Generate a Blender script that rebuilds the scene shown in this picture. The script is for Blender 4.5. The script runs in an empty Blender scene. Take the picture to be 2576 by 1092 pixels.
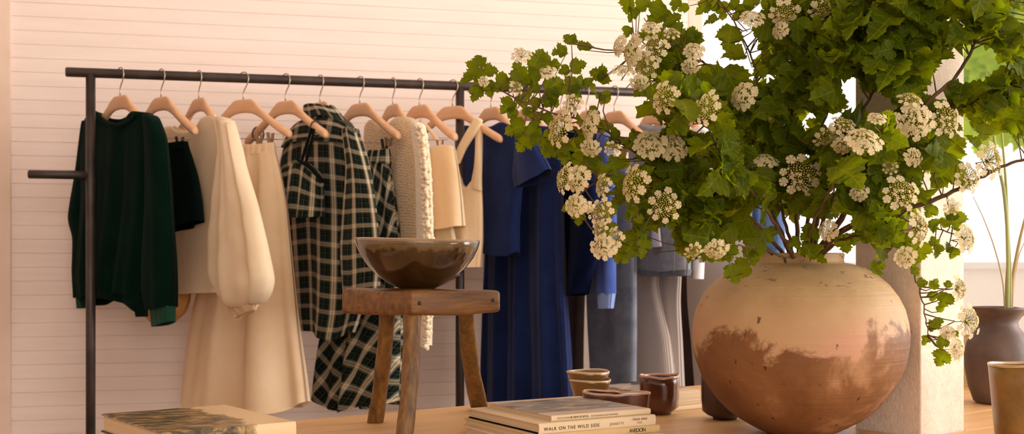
import bpy, math, random
import numpy as np
from mathutils import Vector, Matrix
from math import sin, cos, pi, sqrt, radians

# ------------------------------------------------------------------ camera, world, light
F = 3100.0            # focal length in pixels (frame 2576 x 1092)
CX, HY = 1288.0, 650.0
CAM_Z = 1.115
TABLE = 0.76
sc = bpy.context.scene
C = sc.collection

cam_d = bpy.data.cameras.new('camera')
cam = bpy.data.objects.new('camera', cam_d)
C.objects.link(cam)
cam.location = (0, 0, CAM_Z)
cam.rotation_euler = (pi / 2, 0, 0)
cam_d.sensor_width = 36.0
cam_d.lens = 36.0 * F / 2576.0
cam_d.shift_y = (HY - 546.0) / 2576.0
cam_d.clip_start = 0.05
cam_d.dof.use_dof = True
cam_d.dof.focus_distance = 2.38
cam_d.dof.aperture_fstop = 7.5
sc.camera = cam

world = bpy.data.worlds.new('daylight')
sc.world = world
world.use_nodes = True
bg = world.node_tree.nodes['Background']
bg.inputs[0].default_value = (1.0, 0.89, 0.83, 1)
bg.inputs[1].default_value = 1.35

sc.view_settings.view_transform = 'Standard'
sc.view_settings.look = 'None'
sc.view_settings.gamma = 1
sc.view_settings.use_curve_mapping = False
sc.view_settings.exposure = 0.0
sc.cycles.use_denoising = True
sc.cycles.max_bounces = 8
sc.cycles.transparent_max_bounces = 16
sc.cycles.sample_clamp_indirect = 6


def area_light(name, loc, target, sx, sy, power, color):
    d = bpy.data.lights.new(name, 'AREA')
    d.shape = 'RECTANGLE'
    d.size, d.size_y = sx, sy
    d.energy = power
    d.color = color
    o = bpy.data.objects.new(name, d)
    C.objects.link(o)
    o.location = loc
    o.rotation_euler = (Vector(target) - Vector(loc)).to_track_quat('-Z', 'Y').to_euler()
    return o


# daylight through the big shop windows on the right, then two added fill lights
area_light('window_daylight_side', (4.6, 2.7, 1.75), (0.0, 3.0, 1.2), 4.2, 2.6, 235, (1.0, 0.96, 0.92))
area_light('camera_side_fill', (1.4, -2.6, 2.1), (0.0, 4.5, 1.0), 3.4, 1.8, 72, (1.0, 0.93, 0.83))  # soft fill added behind the camera for fronts and lower wall, not a window
area_light('upper_wall_fill', (0.2, 3.0, 3.2), (0.0, 4.9, 1.9), 4.4, 0.4, 20, (1.0, 0.94, 0.91))  # unseen strip light added to brighten the upper wall and garment shoulders


def P(px, py, Z):
    return Vector(((px - CX) / F * Z, Z, CAM_Z - (py - HY) / F * Z))


def on_level(px, py, z):
    Z = (CAM_Z - z) * F / (py - HY)
    return Vector(((px - CX) / F * Z, Z, z))


# ------------------------------------------------------------------ materials
def srgb(r, g, b):
    def f(c):
        c /= 255.0
        return c / 12.92 if c <= 0.04045 else ((c + 0.055) / 1.055) ** 2.4
    return (f(r), f(g), f(b), 1)


class Mat:
    """small helper over a node tree"""
    def __init__(self, name):
        self.m = bpy.data.materials.new(name)
        self.m.use_nodes = True
        self.t = self.m.node_tree
        self.b = self.t.nodes['Principled BSDF']

    def n(self, kind, **kw):
        nd = self.t.nodes.new(kind)
        for k, v in kw.items():
            setattr(nd, k, v)
        return nd

    def l(self, a, b):
        self.t.links.new(a, b)

    def coord(self, which='Object', scale=(1, 1, 1), rot=(0, 0, 0)):
        tc = self.n('ShaderNodeTexCoord')
        src = tc.outputs[which]
        if tuple(rot) != (0, 0, 0):
            m0 = self.n('ShaderNodeMapping')
            m0.inputs['Rotation'].default_value = rot
            self.l(src, m0.inputs[0])
            src = m0.outputs[0]
        mp = self.n('ShaderNodeMapping')
        mp.inputs['Scale'].default_value = scale
        self.l(src, mp.inputs[0])
        return mp.outputs[0]

    def noise(self, vec, scale, detail=4, rough=0.55, dist=0.0):
        nd = self.n('ShaderNodeTexNoise')
        nd.inputs['Scale'].default_value = scale
        nd.inputs['Detail'].default_value = detail
        nd.inputs['Roughness'].default_value = rough
        nd.inputs['Distortion'].default_value = dist
        if vec is not None:
            self.l(vec, nd.inputs['Vector'])
        return nd.outputs[0]

    def ramp(self, fac, stops, interp='LINEAR'):
        nd = self.n('ShaderNodeValToRGB')
        nd.color_ramp.interpolation = interp
        el = nd.color_ramp.elements
        while len(el) < len(stops):
            el.new(0.5)
        for e, (p, c) in zip(el, stops):
            e.position = p
            e.color = c
        self.l(fac, nd.inputs[0])
        return nd.outputs[0]

    def mix(self, fac, a, b, mode='MIX'):
        nd = self.n('ShaderNodeMix', data_type='RGBA', blend_type=mode)
        for s, v in ((nd.inputs[0], fac), (nd.inputs[6], a), (nd.inputs[7], b)):
            if hasattr(v, 'links'):
                self.l(v, s)
            else:
                s.default_value = v
        return nd.outputs[2]

    def math(self, op, a, b=None):
        nd = self.n('ShaderNodeMath', operation=op)
        for s, v in ((nd.inputs[0], a), (nd.inputs[1], b)):
            if v is None:
                continue
            if hasattr(v, 'links'):
                self.l(v, s)
            else:
                s.default_value = v
        return nd.outputs[0]

    def bump(self, h, strength=0.3, dist=0.01):
        nd = self.n('ShaderNodeBump')
        nd.inputs['Strength'].default_value = strength
        nd.inputs['Distance'].default_value = dist
        self.l(h, nd.inputs['Height'])
        self.l(nd.outputs[0], self.b.inputs['Normal'])
        return nd.outputs[0]

    def color(self, c):
        if hasattr(c, 'links'):
            self.l(c, self.b.inputs['Base Color'])
        else:
            self.b.inputs['Base Color'].default_value = c

    def rough(self, r):
        if hasattr(r, 'links'):
            self.l(r, self.b.inputs['Roughness'])
        else:
            self.b.inputs['Roughness'].default_value = r


def fabric(name, c1, c2, scale=9, sheen=0.3, bump=0.25, fine=420, trans=0.0):
    M = Mat(name)
    v = M.coord()
    col = M.ramp(M.noise(v, scale, 5), [(0.3, c1), (0.7, c2)])
    M.color(col)
    M.rough(0.85)
    M.b.inputs['Sheen Weight'].default_value = sheen
    M.b.inputs['Specular IOR Level'].default_value = 0.15 if c2[1] > 0.12 else 0.03
    h = M.math('ADD', M.noise(v, fine, 2), M.math('MULTIPLY', M.noise(v, 25, 3), 2.0))
    M.bump(h, bump, 0.004)
    if trans > 0:
        out = M.t.nodes['Material Output']
        tr = M.n('ShaderNodeBsdfTranslucent')
        M.l(col, tr.inputs[0])
        mx = M.n('ShaderNodeMixShader')
        mx.inputs[0].default_value = trans
        M.l(M.b.outputs[0], mx.inputs[1])
        M.l(tr.outputs[0], mx.inputs[2])
        M.l(mx.outputs[0], out.inputs[0])
    return M.m


def plaid(name, scale=1.0, rot=0.0):
    M = Mat(name)
    v = M.coord('UV', (1, 1, 1), (0, 0, rot))
    sp = M.n('ShaderNodeSeparateXYZ')
    M.l(v, sp.inputs[0])
    K = srgb(12, 15, 14)
    G = srgb(26, 44, 32)
    W = srgb(214, 194, 164)
    Gr = srgb(112, 108, 88)
    Bl = srgb(30, 44, 70)
    stops = [(0.0, K), (0.10, G), (0.20, K), (0.27, Gr), (0.35, W), (0.44, Gr), (0.48, W), (0.57, Gr), (0.63, Bl), (0.67, K),
             (0.74, G), (0.86, K), (0.94, Gr), (0.96, K)]
    def band(o, per):
        return M.ramp(M.math('FRACT', M.math('DIVIDE', o, per)), stops, 'CONSTANT')
    cu = band(sp.outputs[0], 0.066 * scale)
    cv = band(sp.outputs[1], 0.074 * scale)
    col = M.mix(0.36, cu, cv)
    M.color(col)
    M.rough(0.9)
    M.b.inputs['Sheen Weight'].default_value = 0.03
    M.b.inputs['Specular IOR Level'].default_value = 0.05
    M.bump(M.noise(M.coord(), 320, 2), 0.2, 0.003)
    return M.m


def glaze(name, stops, rough=0.25, coat=0.6, scale=6.0, zmix=None):
    M = Mat(name)
    v = M.coord()
    n = M.noise(v, scale, 6, 0.6, 0.4)
    M.color(M.ramp(n, stops))
    M.rough(rough)
    M.b.inputs['Coat Weight'].default_value = coat
    M.b.inputs['Coat Roughness'].default_value = 0.12
    M.bump(M.noise(v, 45, 4), 0.2, 0.004)
    return M.m


def wood(name, stops, scale=(1, 14, 14), rough=0.5, wav=3.0, rot=(0, 0, 0), bump=0.25):
    M = Mat(name)
    v = M.coord('Object', scale, rot)
    n = M.noise(v, wav, 7, 0.62, 0.25)
    M.color(M.ramp(n, stops))
    M.rough(rough)
    M.bump(n, bump, 0.004)
    return M.m


MT = {}

# painted timber wall, cream with a soft warm tint
def mk_wall():
    M = Mat('painted_board')
    v = M.coord('Object', (0.6, 0.6, 6))
    M.color(M.ramp(M.noise(v, 5, 6, 0.6), [(0.3, srgb(236, 215, 202)), (0.7, srgb(243, 223, 211))]))
    M.rough(0.75)
    M.bump(M.noise(v, 60, 4), 0.15, 0.004)
    return M.m
MT['wall'] = mk_wall()
MT['trim'] = fabric('painted_trim', srgb(226, 198, 176), srgb(234, 208, 188), sheen=0, bump=0.05)

def mk_column():
    M = Mat('limewashed_post')
    v = M.coord()
    M.color(M.ramp(M.noise(v, 60, 6, 0.7), [(0.3, srgb(222, 200, 180)), (0.7, srgb(238, 220, 202))]))
    M.rough(0.9)
    M.bump(M.noise(v, 160, 4), 0.35, 0.004)
    return M.m
MT['column'] = mk_column()
MT['floor'] = wood('brown_floor', [(0.3, srgb(104, 76, 44)), (0.7, srgb(132, 98, 60))], (14, 1, 1))
MT['ceiling'] = fabric('painted_ceiling', srgb(236, 222, 208), srgb(240, 226, 212), sheen=0, bump=0.03)
MT['table'] = wood('honey_table', [(0.25, srgb(202, 156, 104)), (0.55, srgb(220, 176, 122)), (0.8, srgb(230, 190, 138))],
                   (1.2, 16, 16), 0.42, 2.2, (0, 0, radians(-37)), 0.08)
MT['stool'] = wood('old_oak', [(0.25, srgb(56, 34, 12)), (0.5, srgb(112, 76, 30)), (0.75, srgb(146, 104, 48))],
                   (24, 24, 2.5), 0.42, 3.0, (0, 0, 0), 0.55)
MT['stool_seat'] = wood('old_oak_seat', [(0.25, srgb(66, 38, 14)), (0.5, srgb(114, 74, 30)), (0.75, srgb(144, 98, 46))],
                        (3, 22, 22), 0.4, 3.0, (0, 0, radians(-37)), 0.5)
MT['peg'] = wood('dark_peg', [(0.3, srgb(40, 22, 10)), (0.7, srgb(66, 38, 16))])
MT['hanger'] = wood('beech', [(0.3, srgb(208, 158, 116)), (0.7, srgb(226, 178, 138))], (2, 14, 14), 0.5, 3, bump=0.05)

def mk_metal(name, a, b, rough, metallic):
    M = Mat(name)
    v = M.coord()
    M.color(M.ramp(M.noise(v, 14, 6, 0.6), [(0.3, a), (0.7, b)]))
    M.rough(rough)
    M.b.inputs['Metallic'].default_value = metallic
    M.bump(M.noise(v, 120, 3), 0.15, 0.002)
    return M.m
MT['iron'] = mk_metal('dark_iron', srgb(52, 42, 38), srgb(74, 62, 56), 0.42, 0.35)
MT['wire'] = mk_metal('hook_metal', srgb(170, 148, 124), srgb(190, 168, 144), 0.3, 0.8)
MT['clip'] = mk_metal('clip_metal', srgb(150, 124, 100), srgb(180, 154, 126), 0.4, 0.6)
MT['rubber'] = mk_metal('rubber', srgb(28, 24, 22), srgb(38, 34, 30), 0.7, 0)

MT['green_knit'] = fabric('green_knit', srgb(3, 22, 15), srgb(6, 31, 22), sheen=0.02, bump=0.35)
MT['green_rib'] = fabric('green_rib', srgb(26, 60, 44), srgb(34, 72, 54), sheen=0.1, bump=0.4)
MT['black_green'] = fabric('black_green', srgb(2, 10, 7), srgb(4, 17, 11), sheen=0.02)
MT['cream_satin'] = fabric('cream_satin', srgb(236, 212, 176), srgb(244, 224, 192), sheen=0.1, bump=0.12, trans=0.22)
MT['cream_cotton'] = fabric('cream_cotton', srgb(238, 206, 164), srgb(246, 218, 182), sheen=0.1, bump=0.12, trans=0.22)
MT['cream_jersey'] = fabric('cream_jersey', srgb(240, 208, 164), srgb(246, 218, 178), sheen=0.3, bump=0.3)
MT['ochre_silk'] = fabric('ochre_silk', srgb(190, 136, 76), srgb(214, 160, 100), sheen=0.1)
MT['navy'] = fabric('navy_jersey', srgb(24, 36, 76), srgb(32, 48, 96), sheen=0.1, bump=0.3)
MT['navy_knit'] = fabric('navy_knit', srgb(8, 14, 40), srgb(12, 22, 56), sheen=0.02, bump=0.3)
MT['blue'] = fabric('blue_knit', srgb(60, 84, 160), srgb(76, 100, 180), sheen=0.3, bump=0.3)
MT['sky_cuff'] = fabric('sky_cuff', srgb(130, 156, 222), srgb(150, 176, 236), sheen=0.3, bump=0.3)
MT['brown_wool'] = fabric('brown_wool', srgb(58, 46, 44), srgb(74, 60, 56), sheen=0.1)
MT['grey_denim'] = fabric('grey_denim', srgb(104, 110, 124), srgb(140, 146, 158), scale=14, sheen=0.2, bump=0.4)
MT['denim_jacket'] = fabric('denim_jacket', srgb(126, 130, 136), srgb(150, 152, 156), scale=40, sheen=0.2, bump=0.5)
MT['stitch'] = fabric('stitch', srgb(92, 92, 98), srgb(104, 104, 110))
MT['pale_shirt'] = fabric('pale_shirt', srgb(222, 222, 226), srgb(236, 234, 236), sheen=0.1)
MT['jeans_blue'] = fabric('jeans_blue', srgb(66, 92, 136), srgb(96, 124, 168), scale=20, sheen=0.2)
MT['plaid'] = plaid('plaid_flannel')
MT['plaid_bias'] = plaid('plaid_bias', 1.0, radians(28))
MT['plaid_yoke'] = plaid('plaid_yoke', 1.0, radians(90))

def mk_stripe():
    M = Mat('corduroy_taupe')
    v = M.coord('UV')
    sp = M.n('ShaderNodeSeparateXYZ')
    M.l(v, sp.inputs[0])
    s = M.math('SINE', M.math('MULTIPLY', sp.outputs[0], 2 * pi / 0.0062))
    f = M.math('MULTIPLY_ADD', s, 0.5)
    f.node.inputs[2].default_value = 0.5
    M.color(M.ramp(f, [(0.2, srgb(164, 150, 144)), (0.8, srgb(214, 200, 190))]))
    M.rough(0.9)
    M.b.inputs['Sheen Weight'].default_value = 0.3
    M.bump(f, 0.3, 0.003)
    return M.m
MT['cord'] = mk_stripe()

def mk_knit():
    M = Mat('popcorn_knit')
    v = M.coord('UV')
    vo = M.n('ShaderNodeTexVoronoi')
    vo.inputs['Scale'].default_value = 95
    vo.inputs['Randomness'].default_value = 0.35
    M.l(v, vo.inputs['Vector'])
    M.color(M.ramp(vo.outputs['Distance'], [(0.0, srgb(240, 212, 174)), (0.45, srgb(232, 200, 156)), (0.8, srgb(186, 140, 92))]))
    M.rough(0.95)
    M.b.inputs['Sheen Weight'].default_value = 0.3
    inv = M.math('SUBTRACT', 1.0, vo.outputs['Distance'])
    M.bump(inv, 0.55, 0.006)
    return M.m
MT['knit'] = mk_knit()
MT['fluff'] = fabric('fluffy_trim', srgb(240, 214, 176), srgb(250, 230, 198), sheen=0.6, bump=0.9, fine=160)

def mk_vase():
    M = Mat('two_tone_clay')
    v = M.coord()
    sp = M.n('ShaderNodeSeparateXYZ')
    M.l(v, sp.inputs[0])
    big = M.noise(v, 7.5, 7, 0.62, 0.3)
    fine = M.noise(v, 60, 5, 0.6)
    # wavering line between pale upper slip and rust lower slip
    line = M.math('ADD', M.math('MULTIPLY', M.math('SUBTRACT', big, 0.5), 0.42), sp.outputs[2])
    line = M.math('ADD', line, M.math('MULTIPLY', M.math('SUBTRACT', fine, 0.5), 0.012))
    mask = M.ramp(line, [(0.180, (0, 0, 0, 1)), (0.206, (1, 1, 1, 1))])
    pink = M.ramp(M.noise(v, 5, 5, 0.6, 0.5), [(0.45, srgb(190, 152, 112)), (0.62, srgb(200, 152, 122))])
    rust = M.ramp(M.noise(v, 6, 6, 0.6, 0.3), [(0.3, srgb(100, 62, 32)), (0.50, srgb(130, 86, 50)), (0.58, srgb(140, 96, 60)), (0.66, srgb(176, 132, 94))])
    up = M.ramp(M.noise(v, 12, 5), [(0.3, srgb(176, 142, 98)), (0.7, srgb(196, 162, 118))])
    zf = M.ramp(sp.outputs[2], [(0.2, (1, 1, 1, 1)), (0.28, (0, 0, 0, 1))])
    upper = M.mix(zf, up, pink)
    col = M.mix(mask, rust, upper)
    # charred flecks
    sv = M.coord('Object', (1, 1, 0.45))
    vo = M.n('ShaderNodeTexVoronoi')
    vo.inputs['Scale'].default_value = 36
    M.l(sv, vo.inputs['Vector'])
    dd = M.math('ADD', vo.outputs['Distance'], M.math('MULTIPLY', M.noise(v, 130, 3, 0.7), 0.35))
    spot = M.ramp(dd, [(0.25, (1, 1, 1, 1)), (0.30, (0, 0, 0, 1))])
    gate = M.ramp(M.noise(v, 11, 3), [(0.46, (0, 0, 0, 1)), (0.49, (1, 1, 1, 1))])
    fl = M.math('MULTIPLY', spot, gate)
    streak = M.noise(M.coord('Object', (10, 10, 42)), 3.2, 5, 0.7)
    st = M.ramp(streak, [(0.60, (0, 0, 0, 1)), (0.64, (1, 1, 1, 1))])
    hz = M.ramp(sp.outputs[2], [(0.28, (0, 0, 0, 1)), (0.33, (1, 1, 1, 1))])
    fl = M.math('MAXIMUM', fl, M.math('MULTIPLY', st, hz))
    col = M.mix(M.math('MULTIPLY', fl, 0.8), col, srgb(60, 34, 16))
    M.color(col)
    M.rough(0.58)
    M.b.inputs['Specular IOR Level'].default_value = 0.35
    rings = M.noise(M.coord('Object', (0.5, 0.5, 30)), 5, 4)
    h = M.math('ADD', M.math('MULTIPLY', fine, 0.5), rings)
    M.bump(h, 0.28, 0.005)
    return M.m
MT['vase'] = mk_vase()

def mk_bowl():
    M = Mat('drip_glaze')
    v = M.coord()
    sp = M.n('ShaderNodeSeparateXYZ')
    M.l(v, sp.inputs[0])
    vs = M.coord('Object', (1, 1, 0.25))
    n = M.noise(vs, 42, 4, 0.6)
    edge = M.math('ADD', sp.outputs[2], M.math('MULTIPLY', M.math('SUBTRACT', n, 0.5), 0.045))
    m1 = M.ramp(edge, [(0.078, (0, 0, 0, 1)), (0.083, (1, 1, 1, 1))])
    olive = M.ramp(M.noise(v, 20, 5), [(0.3, srgb(84, 66, 36)), (0.7, srgb(112, 92, 58))])
    dark = M.ramp(M.noise(v, 14, 6, 0.6, 0.5), [(0.3, srgb(34, 18, 7)), (0.55, srgb(58, 36, 13)), (0.8, srgb(78, 52, 22))])
    M.color(M.mix(m1, dark, olive))
    M.rough(0.16)
    M.b.inputs['Coat Weight'].default_value = 0.8
    M.b.inputs['Coat Roughness'].default_value = 0.06
    M.bump(M.noise(v, 26, 3), 0.12, 0.004)
    return M.m
MT['bowl'] = mk_bowl()
MT['bowl_rim'] = glaze('bowl_rim', [(0.3, srgb(120, 88, 54)), (0.7, srgb(178, 140, 98))], 0.2)
MT['tea_bowl'] = glaze('ochre_tea_glaze', [(0.3, srgb(96, 66, 28)), (0.7, srgb(136, 98, 48))], 0.35)
MT['tea_rim'] = glaze('tea_rim', [(0.3, srgb(196, 160, 112)), (0.7, srgb(222, 190, 146))], 0.25)
MT['tenmoku'] = glaze('brown_tenmoku', [(0.3, srgb(46, 22, 14)), (0.5, srgb(88, 44, 26)), (0.75, srgb(128, 74, 48))], 0.22)
MT['tenmoku_rim'] = glaze('tenmoku_rim', [(0.3, srgb(178, 128, 96)), (0.7, srgb(220, 184, 156))], 0.2)
MT['dark_cup'] = glaze('dark_cup', [(0.3, srgb(40, 20, 14)), (0.7, srgb(84, 46, 32))], 0.4, 0.3)
MT['grey_clay'] = glaze('grey_clay', [(0.3, srgb(70, 52, 44)), (0.55, srgb(98, 78, 68)), (0.8, srgb(126, 92, 66))], 0.55, 0.05)
MT['ochre_vessel'] = glaze('ochre_vessel', [(0.3, srgb(112, 84, 40)), (0.55, srgb(148, 112, 58)), (0.8, srgb(168, 130, 72))], 0.4, 0.3, 12)

def mk_pages():
    M = Mat('page_block')
    v = M.coord('Object', (2, 2, 900))
    M.color(M.ramp(M.noise(v, 1.0, 3), [(0.3, srgb(196, 170, 132)), (0.7, srgb(234, 212, 178))]))
    M.rough(0.85)
    return M.m
MT['pages'] = mk_pages()
MT['paper'] = fabric('cream_cover', srgb(222, 198, 162), srgb(232, 210, 176), sheen=0, bump=0.03)
MT['paper_old'] = fabric('aged_cover', srgb(204, 174, 122), srgb(216, 188, 140), sheen=0, bump=0.05)
MT['black_board'] = fabric('black_board', srgb(20, 16, 14), srgb(28, 22, 20), sheen=0, bump=0.03)
MT['olive_board'] = fabric('olive_board', srgb(92, 82, 40), srgb(112, 100, 54), sheen=0, bump=0.03)
MT['ink'] = fabric('ink', srgb(44, 38, 34), srgb(52, 44, 40), sheen=0, bump=0.0)
MT['ink_pale'] = fabric('faded_ink', srgb(132, 118, 102), srgb(140, 124, 106), sheen=0, bump=0.0)

def mk_map():
    # printed jacket: painted landscape in dark greens and ochres, cream paper to one side
    M = Mat('painted_jacket')
    v = M.coord('Object', (1, 1, 1))
    sp = M.n('ShaderNodeSeparateXYZ')
    M.l(v, sp.inputs[0])
    n = M.noise(M.coord('Object', (14, 34, 20), (0, 0, radians(20))), 1.6, 8, 0.72, 0.6)
    art = M.ramp(n, [(0.36, srgb(44, 42, 34)), (0.46, srgb(92, 84, 58)), (0.55, srgb(166, 134, 84)), (0.66, srgb(206, 178, 128))])
    e = M.math('ADD', sp.outputs[0], M.math('MULTIPLY', M.math('SUBTRACT', M.noise(v, 16, 6, 0.7), 0.5), 0.10))
    m = M.ramp(e, [(0.165, (0, 0, 0, 1)), (0.175, (1, 1, 1, 1))])
    M.color(M.mix(m, art, srgb(236, 206, 162)))
    M.rough(0.28)
    return M.m
MT['map'] = mk_map()

def mk_photo_cover():
    # grey photograph printed inside a cream border
    M = Mat('photo_cover')
    v = M.coord('Object', (1, 1, 1))
    sp = M.n('ShaderNodeSeparateXYZ')
    M.l(v, sp.inputs[0])
    n = M.noise(M.coord('Object', (7, 18, 1)), 2.0, 7, 0.7, 0.8)
    art = M.ramp(n, [(0.35, srgb(120, 112, 104)), (0.5, srgb(172, 162, 150)), (0.65, srgb(228, 210, 190))])
    a = M.math('GREATER_THAN', sp.outputs[1], 0.045)
    b = M.math('LESS_THAN', sp.outputs[1], 0.225)
    M.color(M.mix(M.math('MULTIPLY', a, b), srgb(238, 212, 184), art))
    M.rough(0.3)
    return M.m
MT['photo_cover'] = mk_photo_cover()

def mk_leaf(name, d1, d2, t1, trans=0.45):
    M = Mat(name)
    v = M.coord('Object')
    uv = M.coord('UV')
    sp = M.n('ShaderNodeSeparateXYZ')
    M.l(uv, sp.inputs[0])
    n = M.noise(v, 9, 4)
    col = M.ramp(n, [(0.3, d1), (0.7, d2)])
    au = M.math('ABSOLUTE', sp.outputs[0])
    mid = M.math('LESS_THAN', au, 0.012)
    lat = M.math('FRACT', M.math('MULTIPLY', M.math('SUBTRACT', sp.outputs[1], M.math('MULTIPLY', au, 0.9)), 5.0))
    lat = M.math('LESS_THAN', lat, 0.07)
    vein = M.math('MULTIPLY', M.math('MAXIMUM', mid, lat), 0.35)
    col = M.mix(vein, col, t1)
    M.color(col)
    M.rough(0.55)
    M.b.inputs['Specular IOR Level'].default_value = 0.14
    bn = M.bump(M.noise(v, 120, 3), 0.25, 0.003)
    out = M.t.nodes['Material Output']
    tr = M.n('ShaderNodeBsdfTranslucent')
    tcol = M.mix(0.75, col, t1)
    M.l(tcol, tr.inputs[0])
    mx = M.n('ShaderNodeMixShader')
    mx.inputs[0].default_value = trans
    M.l(M.b.outputs[0], mx.inputs[1])
    M.l(tr.outputs[0], mx.inputs[2])
    M.l(mx.outputs[0], out.inputs[0])
    return M.m
MT['leaf'] = mk_leaf('viburnum_leaf', srgb(56, 72, 3), srgb(92, 108, 8), srgb(186, 200, 16), 0.46)
MT['leaf_out'] = mk_leaf('sunny_leaf', srgb(176, 206, 30), srgb(196, 220, 48), srgb(206, 232, 30), 0.5)
MT['bark'] = wood('twig_bark', [(0.3, srgb(70, 48, 30)), (0.7, srgb(118, 88, 58))], (9, 9, 9), 0.8)
MT['petal'] = fabric('cream_petal', srgb(232, 214, 166), srgb(244, 230, 190), sheen=0, bump=0.05, trans=0.3)
MT['bud'] = fabric('flower_bud', srgb(184, 164, 84), srgb(214, 194, 122), sheen=0, bump=0.05)
MT['reed'] = wood('dry_reed', [(0.3, srgb(150, 122, 78)), (0.7, srgb(192, 168, 116))], (9, 9, 2), 0.6)
MT['reed_green'] = wood('green_reed', [(0.3, srgb(128, 138, 76)), (0.7, srgb(164, 168, 104))], (9, 9, 2), 0.6)
MT['paving'] = fabric('pale_paving', srgb(228, 222, 214), srgb(238, 232, 226), sheen=0, bump=0.05, scale=2)
MT['render'] = fabric('pale_render', srgb(240, 228, 216), srgb(246, 236, 226), sheen=0, bump=0.05, scale=2)

def mk_glass():
    M = Mat('window_glass')
    out = M.t.nodes['Material Output']
    tr = M.n('ShaderNodeBsdfTransparent')
    tr.inputs[0].default_value = (0.98, 0.98, 0.98, 1)
    gl = M.n('ShaderNodeBsdfGlossy')
    gl.inputs['Roughness'].default_value = 0.02
    mx = M.n('ShaderNodeMixShader')
    mx.inputs[0].default_value = 0.004
    M.l(tr.outputs[0], mx.inputs[1])
    M.l(gl.outputs[0], mx.inputs[2])
    M.l(mx.outputs[0], out.inputs[0])
    return M.m
MT['glass'] = mk_glass()


# ------------------------------------------------------------------ mesh helpers
_g = (1 + sqrt(5)) / 2
ICO_V = [Vector(v).normalized() for v in ((-1, _g, 0), (1, _g, 0), (-1, -_g, 0), (1, -_g, 0), (0, -1, _g), (0, 1, _g), (0, -1, -_g), (0, 1, -_g), (_g, 0, -1), (_g, 0, 1), (-_g, 0, -1), (-_g, 0, 1))]
ICO_F = [(0, 11, 5), (0, 5, 1), (0, 1, 7), (0, 7, 10), (0, 10, 11), (1, 5, 9), (5, 11, 4), (11, 10, 2), (10, 7, 6), (7, 1, 8), (3, 9, 4), (3, 4, 2), (3, 2, 6), (3, 6, 8), (3, 8, 9), (4, 9, 5), (2, 4, 11), (6, 2, 10), (8, 6, 7), (9, 8, 1)]


class MB:
    def __init__(self):
        self.v, self.f, self.uv, self.mi = [], [], [], []

    def add(self, verts, faces, mi=0, uvs=None):
        o = len(self.v)
        self.v.extend(tuple(p) for p in verts)
        self.f.extend(tuple(i + o for i in f) for f in faces)
        self.mi.extend([mi] * len(faces))
        self.uv.extend(uvs if uvs is not None else [(0, 0)] * len(verts))

    def box(self, o, ex, ey, ez, mi=0):
        o, ex, ey, ez = Vector(o), Vector(ex), Vector(ey), Vector(ez)
        v = [o, o + ex, o + ex + ey, o + ey, o + ez, o + ex + ez, o + ex + ey + ez, o + ey + ez]
        self.add(v, [(0, 3, 2, 1), (4, 5, 6, 7), (0, 1, 5, 4), (1, 2, 6, 5), (2, 3, 7, 6), (3, 0, 4, 7)], mi)

    def tube(self, pts, radii, n=8, mi=0, caps=True):
        pts = [Vector(p) for p in pts]
        if not hasattr(radii, '__len__'):
            radii = [radii] * len(pts)
        vs, fs = [], []
        up = None
        for i, p in enumerate(pts):
            a = pts[max(0, i - 1)]
            b = pts[min(len(pts) - 1, i + 1)]
            d = (b - a).normalized()
            if up is None:
                up = Vector((0, 0, 1)) if abs(d.z) < 0.9 else Vector((1, 0, 0))
            s = d.cross(up)
            if s.length < 1e-6:
                s = d.cross(Vector((0, 1, 0)))
            s.normalize()
            up = s.cross(d).normalized()
            for k in range(n):
                t = 2 * pi * k / n
                vs.append(p + (s * cos(t) + up * sin(t)) * radii[i])
        for i in range(len(pts) - 1):
            for k in range(n):
                a = i * n + k
                b = i * n + (k + 1) % n
                fs.append((a, b, b + n, a + n))
        if caps:
            fs.append(tuple(reversed(range(n))))
            fs.append(tuple(range((len(pts) - 1) * n, len(pts) * n)))
        self.add(vs, fs, mi)

    def lathe(self, prof, n=64, mi=0, warp=None, centre=(0, 0, 0)):
        vs, fs = [], []
        c = Vector(centre)
        for j, (r, z) in enumerate(prof):
            for k in range(n):
                t = 2 * pi * k / n
                rr, zz = (r, z) if warp is None else warp(r, z, t)
                vs.append(c + Vector((rr * cos(t), rr * sin(t), zz)))
        for j in range(len(prof) - 1):
            for k in range(n):
                a = j * n + k
                b = j * n + (k + 1) % n
                fs.append((a, b, b + n, a + n))
        self.add(vs, fs, mi)

    def build(self, name, mats, parent=None, smooth=True, bevel=0, subsurf=0):
        me = bpy.data.meshes.new(name)
        off = Vector((0, 0, 0))
        if parent is not None and parent.get('_w'):
            off = Vector(parent['_w'])
        arr = np.array(self.v, dtype=np.float64) - np.array(off)
        me.from_pydata(arr.tolist(), [], self.f)
        if not isinstance(mats, (list, tuple)):
            mats = [mats]
        for m in mats:
            me.materials.append(m)
        if len(mats) > 1:
            me.polygons.foreach_set('material_index', self.mi)
        uvl = me.uv_layers.new(name='uv')
        li = np.zeros(len(me.loops), dtype=np.int32)
        me.loops.foreach_get('vertex_index', li)
        uvl.data.foreach_set('uv', np.array(self.uv, dtype=np.float32)[li].ravel())
        if smooth:
            me.polygons.foreach_set('use_smooth', [True] * len(me.polygons))
        me.update()
        ob = bpy.data.objects.new(name, me)
        C.objects.link(ob)
        if parent is not None:
            ob.parent = parent
        if bevel:
            b = ob.modifiers.new('bevel', 'BEVEL')
            b.width = bevel
            b.segments = 3
            b.limit_method = 'ANGLE'
            b.angle_limit = radians(40)
        if subsurf:
            s = ob.modifiers.new('subsurf', 'SUBSURF')
            s.levels = s.render_levels = subsurf
        return ob


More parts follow.
